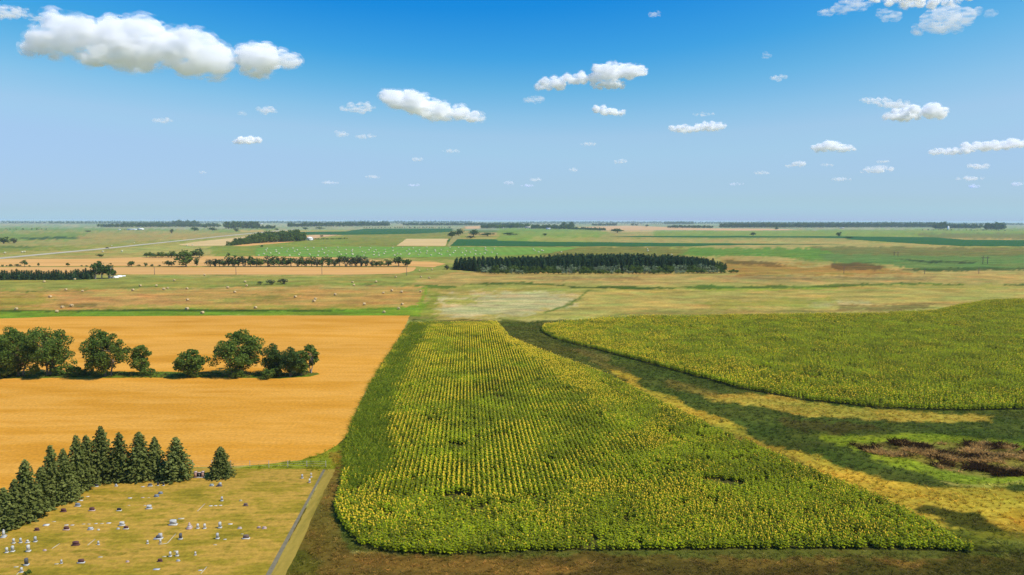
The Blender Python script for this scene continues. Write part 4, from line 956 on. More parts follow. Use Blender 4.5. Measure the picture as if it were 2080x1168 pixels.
# ================================================================== CEMETERY
ST_COL = {n: plain('stone_'+n, c, .12, 6, .6, .2) for n, c in dict(white=(.56,.54,.47,1), grey=(.42,.42,.40,1), light=(.48,.48,.44,1), dark=(.10,.10,.105,1), black=(.035,.035,.04,1), maroon=(.125,.055,.05,1),
    blue=(.19,.22,.25,1), green=(.26,.31,.28,1), pink=(.50,.36,.31,1), brown=(.16,.11,.09,1), base=(.42,.39,.33,1), tan=(.46,.40,.25,1), brick=(.42,.24,.18,1)).items()}
_cache = {}
def stone_parts(kind, col, bcol):
    key = (kind, col, bcol)
    if key in _cache: return _cache[key]
    M, B = ST_COL[col], ST_COL[bcol]; out = []
    def arch(w, h, rise, t, z0, M=M, nm='tablet', n=8):
        b = MB(); pts = [(-w/2, z0), (w/2, z0), (w/2, z0+h-rise)]+[(w/2*math.cos(math.pi*i/n), z0+h-rise+rise*math.sin(math.pi*i/n)) for i in range(1, n)]+[(-w/2, z0+h-rise)]
        b.prism(pts, -t/2, t/2); return (nm, b.mesh(nm, [M]))
    def bx(nm, items, M): 
        b = MB()
        for it in items: b.box(*it[:2], 0, *(it[2:] or ()))
        return (nm, b.mesh(nm, [M]))
    if kind == 'slab':
        out = [bx('base', [((0, 0, .10), (1.35, .5, .20))], B), arch(1.05, .62, .10, .24, .20)]
    elif kind == 'low':
        out = [bx('base', [((0, 0, .06), (1.0, .5, .12))], B), bx('tablet', [((0, .02, .26), (.8, .26, .28), .92)], M)]
    elif kind == 'tablet':
        out = [bx('base', [((0, 0, .07), (.54, .40, .14))], B), arch(.42, .78, .16, .13, .18)]
    elif kind == 'tall':
        out = [bx('base', [((0, 0, .12), (.72, .5, .24))], B), arch(.50, 1.05, .12, .28, .24)]
    elif kind == 'obelisk':
        out = [bx('base', [((0, 0, .12), (.8, .8, .24)), ((0, 0, .34), (.6, .6, .2))], B), bx('shaft', [((0, 0, .95), (.42, .42, 1.02), .62), ((0, 0, 1.54), (.30, .30, .16), .1)], M)]
    elif kind == 'stepped':
        out = [bx('base', [((0, 0, .12), (1.05, 1.05, .24)), ((0, 0, .35), (.8, .8, .22))], B), bx('step', [((0, 0, .56), (.68, .68, .20))], ST_COL['white']), bx('shaft', [((0, 0, .86), (.5, .5, .40), .85), ((0, 0, 1.22), (.34, .34, .32), .5)], M)]
    elif kind == 'slant':
        b = MB(); b.prism([(-.26, .10), (.26, .10), (.16, .50), (-.10, .50)], -.45, .45)
        me = b.mesh('tablet', [M]); me.transform(Matrix.Rotation(math.pi/2, 4, 'Z')); out = [bx('base', [((0, 0, .05), (1.15, .65, .10))], B), ('tablet', me)]
    elif kind == 'flat':
        out = [bx('slab', [((0, 0, .015), (.8, .36, .07), .97)], M)]
    elif kind == 'ledger':
        out = [bx('slab', [((0, 0, .10), (1.0, .6, .22), .97)], M)]
    elif kind == 'round':
        b = MB(); b.prism([(.30*math.cos(2*math.pi*i/12), .45+.30*math.sin(2*math.pi*i/12)) for i in range(12)], -.09, .09); out = [bx('base', [((0, 0, .08), (1.0, .45, .16))], B), ('tablet', b.mesh('tablet', [M]))]
    elif kind == 'big':
        b = MB(); b.prism([(.36*math.cos(2*math.pi*i/16), .66+.20*math.sin(2*math.pi*i/16)) for i in range(16)], -.19, -.16)
        out = [bx('base', [((0, 0, .11), (1.5, .6, .22))], B), arch(1.15, .86, .08, .32, .22), ('panel', b.mesh('panel', [ST_COL['grey']]))]
    elif kind == 'winged':
        out = [bx('base', [((0, 0, .09), (1.6, .7, .18))], B), bx('wing', [((.34, .08, .62), (.62, .2, .88))], ST_COL['grey']), arch(.8, .62, .22, .26, .18, ST_COL['dark'], 'tablet')]
    elif kind == 'cross':
        out = [bx('base', [((0, 0, .1), (.5, .4, .2))], B), bx('cross', [((0, 0, .7), (.13, .12, 1.0)), ((0, -.003, .85), (.56, .125, .13))], M)]
    _cache[key] = out; return out
STONES = [ # x, y, kind, stone, base, scale, label
 (8,1092,'obelisk','light','light',.95,'slim pale obelisk under the leftmost spruces'),
 (28,1104,'tablet','white','white',.95,'upright white tablet, left one of a pair below the left spruces'),
 (42,1103,'tablet','light','light',.95,'narrow pale tablet left of the low rounded white stone'),
 (56,1103,'round','white','white',.75,'low rounded white headstone between narrow tablets'),
 (72,1101,'tablet','grey','light',1.05,'tall thin grey tablet right of the low rounded white stone'),
 (14,1123,'tablet','white','white',1.0,'white tablet nearest the left picture edge, lower row'),
 (26,1121,'tablet','light','white',1.15,'taller pale tablet beside the white one at the left edge'),
 (58,1121,'tall','white','white',.95,'tall round-topped white headstone on a square white base at left'),
 (91,1119,'low','pink','pink',.6,'small low pink marker stone right of the tall white headstone'),
 (54,1149,'tall','dark','light',1.0,'thick dark grey headstone on a pale base near the lower left corner'),
 (33,1152,'flat','tan','tan',.9,'flat pale grave marker left of the thick dark headstone'),
 (44,1163,'tablet','white','white',.9,'small white headstone beside the little bush at bottom left'),
 (125,1145,'tablet','light','light',.7,'small pale block stone left of the maroon stone in the lowest row'),
 (115,1146,'flat','tan','tan',.8,'flat marker beside the small pale block in the lowest row'),
 (165,1144,'slab','maroon','light',.85,'maroon granite headstone on a white base in the lowest row'),
 (94,1068,'ledger','white','white',1.0,'low white ledger stone near the spruce edge'),
 (75,1078,'slab','maroon','maroon',.68,'narrow maroon headstone below the low white ledger'),
 (135,1077,'slab','maroon','pink',.85,'wide maroon headstone right of the narrow maroon one'),
 (110,1060,'flat','tan','tan',.8,'yellowish flat marker above the low white ledger'),
 (135,1067,'flat','light','light',.9,'left of two white flat markers above the wide maroon headstone'),
 (147,1067,'flat','light','light',.8,'right of two white flat markers above the wide maroon headstone'),
 (129,1040,'slab','maroon','maroon',.85,'squat maroon headstone close to the spruces'),
 (158,1029,'slab','blue','light',.85,'blue grey headstone on a wide pale base near the spruces'),
 (164,1017,'flat','light','light',1.1,'long pale flat marker above the blue grey headstone'),
 (178,1009,'flat','white','white',.8,'white flat marker farther back near the spruces'),
 (187,1038,'slab','maroon','pink',.88,'maroon headstone on a pink base between blue grey and black stones'),
 (242,1038,'slab','black','white',.72,'black headstone with a white front piece in the middle left'),
 (195,989,'slab','black','light',.70,'small black headstone under the back spruces, left'),
 (236,988,'round','grey','light',.72,'round grey headstone on a base under the back spruces'),
 (290,989,'flat','light','light',.9,'flat white marker left of the dark stone under the spruces'),
 (305,988,'slab','dark','light',.74,'dark wide headstone left of two black upright ones'),
 (321,987,'tall','black','light',.62,'left one of two black upright headstones under the spruces'),
 (332,987,'tall','black','light',.62,'right one of two black upright headstones under the spruces'),
 (326,1003,'slant','blue','blue',.8,'bluish slanted marker, upper one of a staggered pair'),
 (318,1009,'slant','blue','blue',.85,'bluish slanted marker, lower one of a staggered pair'),
 (264,1012,'flat','white','white',1.0,'white flat marker alone in the upper middle lawn'),
 (290,1011,'flat','pink','pink',.8,'faint flat marker left of the bluish slanted pair'),
 (302,1011,'flat','tan','tan',.6,'tiny faint flat marker next to the bluish slanted pair'),
 (262,1027,'flat','tan','tan',.6,'tiny sunken marker above the black headstone with a white piece'),
 (303,1034,'big','light','light',.75,'large plain pale grey headstone on a base'),
 (294,1027,'flat','light','light',.5,'small white marker left behind the large pale grey headstone'),
 (248,1068,'big','white','white',.72,'bright white block headstone just above a maroon one'),
 (240,1075,'low','light','light',.55,'small pale stone below left of the bright white block headstone'),
 (256,1075,'slab','maroon','white',.72,'maroon headstone on a white base just below the bright white block'),
 (184,1076,'slant','grey','light',.85,'grey slanted marker between maroon stones in the third row'),
 (200,1077,'low','white','white',.5,'small white marker right of the grey slanted marker'),
 (170,1065,'flat','tan','tan',.7,'first of a line of five pale flat markers, leftmost'),
 (181,1065,'flat','tan','tan',.7,'second of the line of five pale flat markers'),
 (195,1064,'flat','light','light',.7,'middle one of the line of five pale flat markers'),
 (207,1064,'flat','tan','tan',.8,'fourth of the line of five pale flat markers'),
 (221,1063,'flat','white','white',1.0,'whitest and rightmost of the line of five flat markers'),
 (154,1108,'slab','maroon','maroon',.95,'big maroon headstone alone in the lower left lawn'),
 (200,1107,'tablet','light','light',.75,'small pale tablet right of the big lone maroon headstone'),
 (322,1095,'winged','dark','light',.95,'large grey monument with a dark rounded front stone'),
 (300,1105,'tablet','white','white',.7,'small white headstone left below the large grey monument'),
 (326,1104,'tablet','white','tan',.75,'small cream headstone on a slab directly below the large grey monument'),
 (259,1142,'low','pink','pink',.55,'tiny pink marker in the lower middle lawn'),
 (325,1141,'slab','maroon','maroon',.62,'small maroon headstone near the bottom edge of the lawn'),
 (334,1131,'flat','tan','tan',.8,'flat marker behind the small maroon headstone at the bottom'),
 (318,1157,'flat','grey','grey',1.3,'long grey flat slab near the bottom edge'),
 (204,1132,'flat','tan','tan',.9,'faint flat marker in the empty lower left lawn'),
 (352,1067,'big','light','white',1.0,'biggest white headstone with a grey oval panel'),
 (368,1054,'flat','tan','tan',1.4,'long flat slab right behind the biggest white headstone'),
 (385,1074,'stepped','pink','pink',.85,'red and white stepped monument with a short shaft'),
 (402,1074,'tablet','white','white',1.0,'left of two matching white tablets right of the stepped monument'),
 (416,1074,'tablet','white','white',1.0,'right of two matching white tablets right of the stepped monument'),
 (447,1073,'tall','light','light',.92,'pale square headstone with a white cap in the right lawn'),
 (468,1065,'flat','white','white',1.0,'white flat marker right of the pale square headstone'),
 (487,1074,'low','pink','light',.75,'low pinkish stone on a white base in the right lawn'),
 (526,1073,'low','pink','brown',.7,'left one of two low reddish stones at the right of the lawn'),
 (537,1074,'low','pink','pink',.85,'right one of two low reddish stones at the right of the lawn'),
 (367,1096,'tall','dark','light',.9,'dark grey upright headstone on a white base, centre of the lawn'),
 (442,1095,'tall','grey','white',.85,'grey upright headstone on a white base, right of the dark one'),
 (457,1096,'flat','light','light',.7,'small flat marker right of the grey upright headstone'),
 (500,1095,'slab','brown','white',.95,'broad brown headstone on a long white base at right'),
 (437,1107,'flat','tan','tan',.7,'flat marker in front of the grey upright headstone'),
 (492,1085,'flat','tan','tan',.6,'tiny flat marker behind the broad brown headstone'),
 (346,1131,'tall','white','white',.68,'left one of two round-topped white stones near the bottom'),
 (360,1130,'tall','white','white',.72,'right one of two round-topped white stones near the bottom'),
 (362,1140,'low','grey','light',.6,'small grey stone right in front of the round-topped white pair'),
 (397,1128,'tablet','white','white',.65,'small lone white stone right of the round-topped white pair'),
 (356,1120,'flat','tan','tan',.7,'yellowish flat marker behind the round-topped white pair'),
 (407,1159,'flat','light','light',.8,'flat marker near the bottom right of the lawn'),
 (451,1018,'tall','grey','light',.72,'grey rounded upright stone alone in the upper right lawn'),
 (489,1018,'low','tan','tan',.6,'faint small cluster stone left of the dark brown headstone'),
 (499,1028,'slab','brown','brown',.70,'small dark brown headstone in the upper right lawn'),
 (428,1028,'flat','white','white',.9,'left one of three white flat markers in a line'),
 (438,1027.5,'flat','white','white',.8,'middle one of three white flat markers in a line'),
 (448,1027,'flat','white','white',.8,'right one of three white flat markers in a line'),
 (430,987,'slant','green','light',.8,'green grey slanted marker below the lone spruce'),
 (445,988,'winged','blue','dark',.75,'dark monument with flowers in front of the lone spruce'),
 (614,972,'tall','grey','light',.72,'grey upright stone, left one near the top right corner of the lawn'),
 (632,970,'cross','white','light',.9,'thin white cross near the top right corner of the lawn'),
 (629,981,'tall','white','pink',.72,'white stone in front of the thin white cross')]
for x, y, kd, cc, bc, s, lb in STONES:
    g = G(x, y); put('headstone' if kd not in ('flat', 'ledger') else 'grave_marker', stone_parts(kd, cc, bc), (g.x, g.y, .024), (s*(.70 if kd == 'flat' else .70),)*3, YAW+RNG.uniform(-.07, .07), lb, 'headstone' if kd not in ('flat', 'ledger') else 'grave marker')
# brick monument with a black plaque
g = G(405, 970); r = empty('brick_monument', (g.x, g.y, .024), YAW, (.82,)*3); tag(r, 'low brick monument with a black plaque between the spruces', 'monument')
b = MB(); b.box((0, 0, .06), (1.9, .6, .12)); b.build('base', ST_COL['base'], r)
for s in (-1, 1):
    b = MB(); b.box((s*.68, 0, .60), (.42, .5, .96)); b.build('pillar', ST_COL['brick'], r)
    b = MB(); b.box((s*.68, 0, 1.12), (.5, .58, .08)); b.build('pillar_cap', ST_COL['pink'], r)
b = MB(); b.box((0, .05, .50), (.94, .22, .76)); b.build('plaque_panel', ST_COL['black'], r)
b = MB(); b.box((0, .05, .93), (.94, .30, .10)); b.build('lintel', ST_COL['pink'], r)
b = MB(); b.box((.05, -.07, .5), (.10, .03, .34)); b.box((.05, -.071, .56), (.26, .03, .08)); b.build('emblem', ST_COL['white'], r)
# plot curbs running up the lawn
for i, (x0, y0, x1, y1, lb) in enumerate([(340,1104,357,1085,'pale kerb line left of the dark grey headstone'),(401,1039,416,1024,'pale kerb line left of the three flat markers'),(106,1115,121,1105,'faint kerb line left of the big maroon headstone'),(178,1108,193,1096,'faint kerb line right of the big maroon headstone'),(408,1166,420,1152,'faint kerb line near the bottom of the lawn'),(322,1107,340,1104,'short kerb line below the large grey monument'),(34,1168,42,1160,'kerb line beside the small white headstone at bottom left')]):
    a, c_ = G(x0, y0), G(x1, y1); d = c_-a; b = MB(); b.box((0, 0, .0), (d.length, .09, .06))
    o = b.build('plot_kerb', ST_COL['tan']); o.location = ((a.x+c_.x)/2, (a.y+c_.y)/2, .04); o.rotation_euler = (0, 0, math.atan2(d.y, d.x)); tag(o, lb, 'kerb', 'kerb lines on the cemetery lawn')
tree_at('g', 57, 1166, 1158, 14, 'tiny dark green bush beside a small white headstone', name='shrub', cat='shrub')
# wire fence behind the lawn
WIRE = plain('fence_wire', (.35, .34, .30, 1), .1, 5); POST = plain('fence_post', (.30, .27, .22, 1), .2, 5)
a, c_ = G(392, 949.5), G(662, 950.5); r = empty('wire_fence', a, math.atan2((c_-a).y, (c_-a).x)); tag(r, 'thin wire fence between the wheat and the cemetery lawn', 'fence'); L = (c_-a).length
for i in range(8):
    b = MB(); b.tube([(0, 0, -.2), (0, 0, 1.2)], [.05, .045], 0, 6); o = b.build('post', POST, r); o.location = (L*i/7, 0, 0)
for z in (.35, .75, 1.1):
    b = MB(); b.tube([(0, 0, z), (L, 0, z)], [.012, .012], 0, 3); b.build('wire', WIRE, r)

# ================================================================== BALES, POLES, BUILDINGS
STRAW = plain('straw', (.50, .37, .18, 1), .3, 5, .95, .4); STRAW2 = plain('hay_pale', (.55, .52, .32, 1), .2, 3, .95); PLASTIC = plain('white_wrap', (.85, .86, .84, 1), .05, 2, .4)
def bale_mesh(n=16, Rr=.78, L=1.35, mat=STRAW, ends=True):
    b = MB(); rng = random.Random(3); prof = [(-L/2, 0), (-L/2-.02, Rr*.5), (-L/2, Rr*.93), (-L/2+.08, Rr), (L/2-.08, Rr), (L/2, Rr*.93), (L/2+.02, Rr*.5), (L/2, 0)]
    V = []; fs = []
    for x, rr in prof:
        for j in range(n):
            t = 2*math.pi*j/n; V.append((x, rr*math.cos(t)*1.03, Rr*.93+rr*math.sin(t)*.95))
    for i in range(len(prof)-1):
        for j in range(n): fs.append((i*n+j, (i+1)*n+j, (i+1)*n+(j+1) % n, i*n+(j+1) % n))
    b.add(V, fs, 0); return b.mesh('bale', [mat])
BALE = bale_mesh(); BALE2 = bale_mesh(8, .8, 1.6, STRAW2)
MID = [(102,605),(146,623),(127,626),(33,630),(116,635),(134,590),(168,593),(90,574),(152,569),(270,591),(333,589),(341,587),(285,582),(318,582),(10,566),(380,588),(354,571),(416,560),(498,574),(501,582),(463,586),(477,595),(600,605),(641,609),(638,614),(681,600),(519,627),(380,630),(381,611),(411,638),(716,575),(764,574),(719,581),(855,564),(868,549),(878,549),(852,551),(854,594),(816,595),(810,629),(796,592),(779,597),(740,620),(817,620),(780,636),(872,566),(804,564)]
MID.sort()
for i, (x, y) in enumerate(MID):
    g = G(x, y); put1('straw_bale', BALE, (g.x, g.y, .0), (RNG.uniform(.74, .9),)*3, RNG.choice([0.2, 1.2, 1.5, -.4])+RNG.uniform(-.3, .3), 'round straw bale, %s from the left in the cut meadow beyond the wheat' % ordn(i), 'bale', 'round bales in the cut meadow')
rb = random.Random(5); pts = []
for row in range(5):
    y0 = 519.5-row*3.7
    n = 24
    for k in range(n):
        x = 524+row*6+k*(500+row*12)/n+rb.uniform(-7, 7); y = y0+rb.uniform(-1.3, 1.3)-(0.004*(x-700) if x > 700 else 0)
        if x < 1010 and rb.random() < .86 and y > 503: pts.append((x, y))
pts += [(1083,507.5),(1086,510),(1094,513),(1100,509.5),(1103,510.5),(1315,507),(1316,510.5),(1364,518.5),(1140,513)]
for x, y in pts:
    g = G(x, y); put1('hay_bale', BALE2, (g.x, g.y, .1), (1.05,)*3, rb.uniform(0, 3), 'small pale bale scattered on the far green hay field', 'bale', 'pale bales on the far green hay field')
for x, y in [(45,513.5),(50,513),(10,515),(380,499.8),(391,498.7),(273,494.5),(227,500.5),(248,512),(209,512.5)]:
    g = G(x, y); put1('hay_bale', BALE2, (g.x, g.y, .2), (1.2,)*3, rb.uniform(0, 3), 'tiny pale bale on the far left pasture near the gravel road', 'bale', 'pale bales near the gravel road')
WRAP = bale_mesh(10, .75, 3.2, PLASTIC)
for i, (x, y) in enumerate([(229,564.6),(236,563),(237,565),(243,561.6),(244,563.4),(251,562)]):
    g = G(x, y); put1('wrapped_bale', WRAP, (g.x, g.y, 0), (.8, .62, .62), YAW+.75, '%s white plastic wrapped bale from the left beside the cottonwood clump' % ordn(i), 'bale', 'white wrapped bales')
WOOD = plain('pole_wood', (.10, .08, .065, 1), .2, 2)
def pole_parts(H=9.0):
    a = MB(); a.tube([(0, 0, -.3), (0, 0, H)], [.20, .14], 0, 6); b = MB(); b.box((0, 0, H-.55), (2.4, .16, .16))
    return [('post', a.mesh('post', [WOOD])), ('crossarm', b.mesh('crossarm', [WOOD]))]
PP = pole_parts()
for i, (x, y, h) in enumerate([(314,558,15),(479.5,557.5,15),(654,557.5,15),(826,560,17),(1156,558,13),(1714,556,15),(1878,557,12),(1988,556,13)]):
    g = G(x, y); put('utility_pole', PP, (g.x, g.y, 0), (1, 1, h/ppm(x, y)/9), 1.5, '%s thin wooden power pole from the left along the far meadow' % ordn(i), 'utility pole', 'power poles along the meadow')
for x, y, h, lb in [(2001,536,16,'two-legged wooden power pylon standing in the green basin at right'),(1820,520,9,'farther two-legged power pylon left of the nearer one')]:
    g = G(x, y); r = empty('power_pylon', g, 0); tag(r, lb, 'pylon', 'two-legged pylons'); H = h/ppm(x, y)
    for s in (-1, 1):
        b = MB(); b.tube([(s*2.2, 0, -.3), (s*2.2, 0, H)], [.30, .24], 0, 6); b.build('post', WOOD, r)
    b = MB(); b.box((0, 0, H-1.4), (8, .3, .3)); b.build('crossarm', WOOD, r)
WH = plain('white_paint', (.80, .80, .78, 1), .05, 1); RF = plain('metal_roof', (.62, .64, .66, 1), .08, 1, .4); RR_ = plain('red_roof', (.36, .16, .12, 1), .1, 1); DK = plain('dark_opening', (.05, .05, .06, 1), .1, 1)
BGE = plain('beige_wall', (.62, .52, .40, 1), .08, 1)
def building(x, y, wpx, hpx, label, depth=None, wall=WH, roof=RF, rz=YAW, name='farm_building', gable_front=False, doors=2):
    k = ppm(x, y); g = G(x, y); w = wpx/k; h = hpx/k; d = depth or w*.6; r = empty(name, (g.x, g.y+d/2, 0), rz); tag(r, label, 'building')
    wh = h*.58; b = MB(); b.box((0, 0, wh/2), (w, d, wh)); b.build('wall', wall, r)
    b = MB()
    if gable_front:
        b.prism([(-w/2-.4, wh-.1), (w/2+.4, wh-.1), (w*.22, h*.9), (0, h), (-w*.22, h*.9)], -d/2-.4, d/2+.4)
    else:
        b.prism([(-d/2-.5, wh-.1), (d/2+.5, wh-.1), (0, h)], -w/2-.5, w/2+.5)
    me = b.mesh('roof', [roof])
    if not gable_front: me.transform(Matrix.Rotation(math.pi/2, 4, 'Z'))
    link(bpy.data.objects.new('roof', me), r)
    for i in range(doors):
        b = MB(); b.box(((i-(doors-1)/2)*w*.5, -d/2-.03, wh*.38), (w*.14, .12, wh*.7)); b.build('door', DK, r)
building(627, 488.6, 11, 7.2, 'white gable-fronted barn at the right end of the tree belt', 14, gable_front=True, roof=WH, doors=1)
building(604, 488, 6, 3.5, 'small white farmhouse tucked in the trees left of the barn', 8)
building(561, 490.5, 3.6, 3, 'tiny white shed on the lower edge of the tree belt', 4, doors=1)
building(266, 467.3, 17, 2.6, 'long low white shed near the left horizon', 18, doors=4)
building(284, 467, 9, 3.4, 'white farm building beside the long low shed', 18, roof=WH)
building(241, 466.8, 4, 1.4, 'tiny white building left of the long low shed', 10, doors=1)
building(1114, 466, 8.5, 3, 'white hall at the right edge of the little farm town', 20, doors=3)
building(1075, 464, 16, 3.6, 'long beige building in the middle of the little farm town', 24, wall=BGE, roof=BGE, doors=3)
building(1038, 463.5, 5, 3.2, 'red roofed building in the little farm town', 18, roof=RR_)
building(1020, 463.6, 6, 3, 'grey roofed building at the left end of the farm town', 18)
building(1052, 462.8, 4, 4, 'pale tall building behind the red roofed one in town', 14, wall=BGE)
building(1233, 458.9, 5, 2.6, 'white building among far trees right of town', 30, doors=1)
building(915, 458.2, 3, 1.8, 'tiny white building on the horizon above the dirt track', 20, doors=1)
building(1381, 455.5, 4, 1.8, 'small white barn on the far right horizon field', 30, doors=1)
building(1712, 464, 6, 1.8, 'low grey farm sheds under the right horizon woods', 20, wall=BGE)
building(530, 455, 3.5, 2, 'white barn standing out near the left horizon', 30, doors=1)
def bins(x, y, w, h, label, mat=RF):
    k = ppm(x, y); g = G(x, y); R0 = w/k/2; H = h/k; r = empty('grain_bin', g, 0); tag(r, label, 'grain bin')
    b = MB(); b.tube([(0, 0, -.1), (0, 0, H*.8)], [R0, R0], 0, 12); b.build('wall', mat, r); b = MB(); b.tube([(0, 0, H*.8), (0, 0, H)], [R0*1.05, R0*.1], 0, 12); b.build('roof', mat, r)
bins(1926, 466, 3.4, 7, 'pale tall grain silo among the far right trees', WH)
bins(769.5, 453, 2.2, 4.5, 'tiny white tower on the horizon left of the plantation', WH)
bins(1063, 463, 3, 3.2, 'silver grain bin behind the beige town building')
bins(1028, 463, 3, 3, 'silver grain bin left of the red roofed building')
g = G(218, 504.8); r = empty('parked_car', (g.x, g.y, .2), R(-12)+YAW); tag(r, 'dark car driving on the far gravel road', 'car')
CARP = plain('dark_car_paint', (.03, .03, .04, 1), .05, 1, .3); RUB = plain('tyre_rubber', (.02, .02, .02, 1), .1, 1); GLS = plain('car_glass', (.03, .04, .05, 1), .05, 1, .1)
r.name = 'car'
b = MB(); b.prism([(-2.3, .35), (2.3, .35), (2.35, .8), (1.3, .95), (-2.3, .98)], -.9, .9); b.build('body', CARP, r)
b = MB(); b.prism([(-1.9, .95), (1.1, .95), (.5, 1.5), (-1.6, 1.5)], -.78, .78); b.build('cabin', GLS, r)
for sx in (-1.4, 1.4):
    for sy in (-.92, .92):
        b = MB(); b.tube([(sx, sy-.1, .34), (sx, sy+.1, .34)], [.34, .34], 0, 10); b.build('wheel', RUB, r)

# ================================================================== CLOUDS
def cloud_mat(name, dens, ry, seed, thr):
    m = bpy.data.materials.new(name); m.use_nodes = True; t = m.node_tree; t.nodes.clear()
    o = t.nodes.new('ShaderNodeOutputMaterial'); v = t.nodes.new('ShaderNodeVolumePrincipled')
    tc = t.nodes.new('ShaderNodeTexCoord'); mp = t.nodes.new('ShaderNodeMapping'); mp.inputs['Location'].default_value = (seed*7.1, 0, 0)
    k = 1.0/ry; mp.inputs['Scale'].default_value = (k*(.7 if thr < .4 else .35), k*.7, k*1.1)
    nz = t.nodes.new('ShaderNodeTexNoise'); nz.inputs['Scale'].default_value = 1.9; nz.inputs['Detail'].default_value = 7; nz.inputs['Roughness'].default_value = .6
    mr = t.nodes.new('ShaderNodeMapRange'); mr.inputs[1].default_value = thr; mr.inputs[2].default_value = thr+.20; mr.inputs[3].default_value = 0; mr.inputs[4].default_value = dens
    t.links.new(tc.outputs['Object'], mp.inputs[0]); t.links.new(mp.outputs[0], nz.inputs['Vector']); t.links.new(nz.outputs[0], mr.inputs[0]); t.links.new(mr.outputs[0], v.inputs['Density'])
    v.inputs['Color'].default_value = (1, 1, 1, 1); v.inputs['Anisotropy'].default_value = 0.0
    t.links.new(v.outputs[0], o.inputs['Volume']); m.cycles.volume_step_rate = .5; return m
ICO = bmesh.new(); bmesh.ops.create_icosphere(ICO, subdivisions=2, radius=1.0)
ICV = np.array([v.co[:] for v in ICO.verts]); ICF = np.array([[v.index for v in f.verts] for f in ICO.faces]); ICO.free()
CT = bpy.data.textures.new('cloud_relief', 'CLOUDS'); CT.noise_depth = 4
def cloud(blobs, ybase, label, od=9.0, seed=1, name='cumulus_cloud', puff=.62, alt=1500.0, n=None):
    """blobs: ellipses (cx, cy, rx, ry) in photograph pixels at the cloud's own distance"""
    rng = np.random.default_rng(seed); el = math.atan((584-ybase)/F)-PITCH; D = (alt-CAM_H)/math.tan(max(el, R(1.2)))
    V = []; Fs = []; c = 0; allc = []
    for (cx, cy, rx, ry) in blobs:
        cnt = n or int(np.clip(7*rx/ry, 8, 34))
        for k in range(cnt):
            while True:
                q = rng.uniform(-1, 1, 3)
                if q@q < 1: break
            r = ry*puff*rng.uniform(.6, 1.3)*(1-.25*abs(q[0]))
            x = cx+q[0]*(rx-r*.35); y = cy+(q[1]*(ry-r*.45) if q[1] < 0 else q[1]*(ry-r*.8))
            d = (CM @ Vector((x-1040, 584-y, -F))); sc = D/d.y; k_ = sc
            zc = q[2]*rx*.55*k_
            p = np.array([d.x*sc, D+zc, CAM_H+d.z*sc])
            V.append(ICV*np.array([r*k_*1.4, r*k_*1.4, r*k_*1.12])+p); Fs.append(ICF+c); c += len(ICV); allc.append(p)
    V = np.concatenate(V); org = V.mean(0); V -= org
    mean_ry = np.mean([b_[3] for b_ in blobs])*D/F
    Fs = np.concatenate(Fs)
    o = None
    for part in range(2 if od > 4 else 1):
        thick = od > 4
        mat = cloud_mat(name+'_vapour', od/(2*mean_ry)*(.85 if part == 0 else .4), mean_ry, seed, (.41 if thick else .46) if part == 0 else .50)
        ob = link(bpy.data.objects.new(name if part == 0 else 'wispy_fringe', mesh_np(name, V, Fs, [mat])), o)
        if part == 0: o = ob; o.location = org; tag(o, label, 'cloud', 'fair weather clouds')
        rm = ob.modifiers.new('union', 'REMESH'); rm.mode = 'VOXEL'; rm.voxel_size = mean_ry*.085
        for sz, st_ in ((.9, .55), (.3, .26)):
            tx = CT.copy(); tx.noise_scale = mean_ry*sz; dm = ob.modifiers.new('billow', 'DISPLACE'); dm.texture = tx; dm.strength = mean_ry*st_; dm.mid_level = .5 if part == 0 else .25; dm.texture_coords = 'LOCAL'
    return o
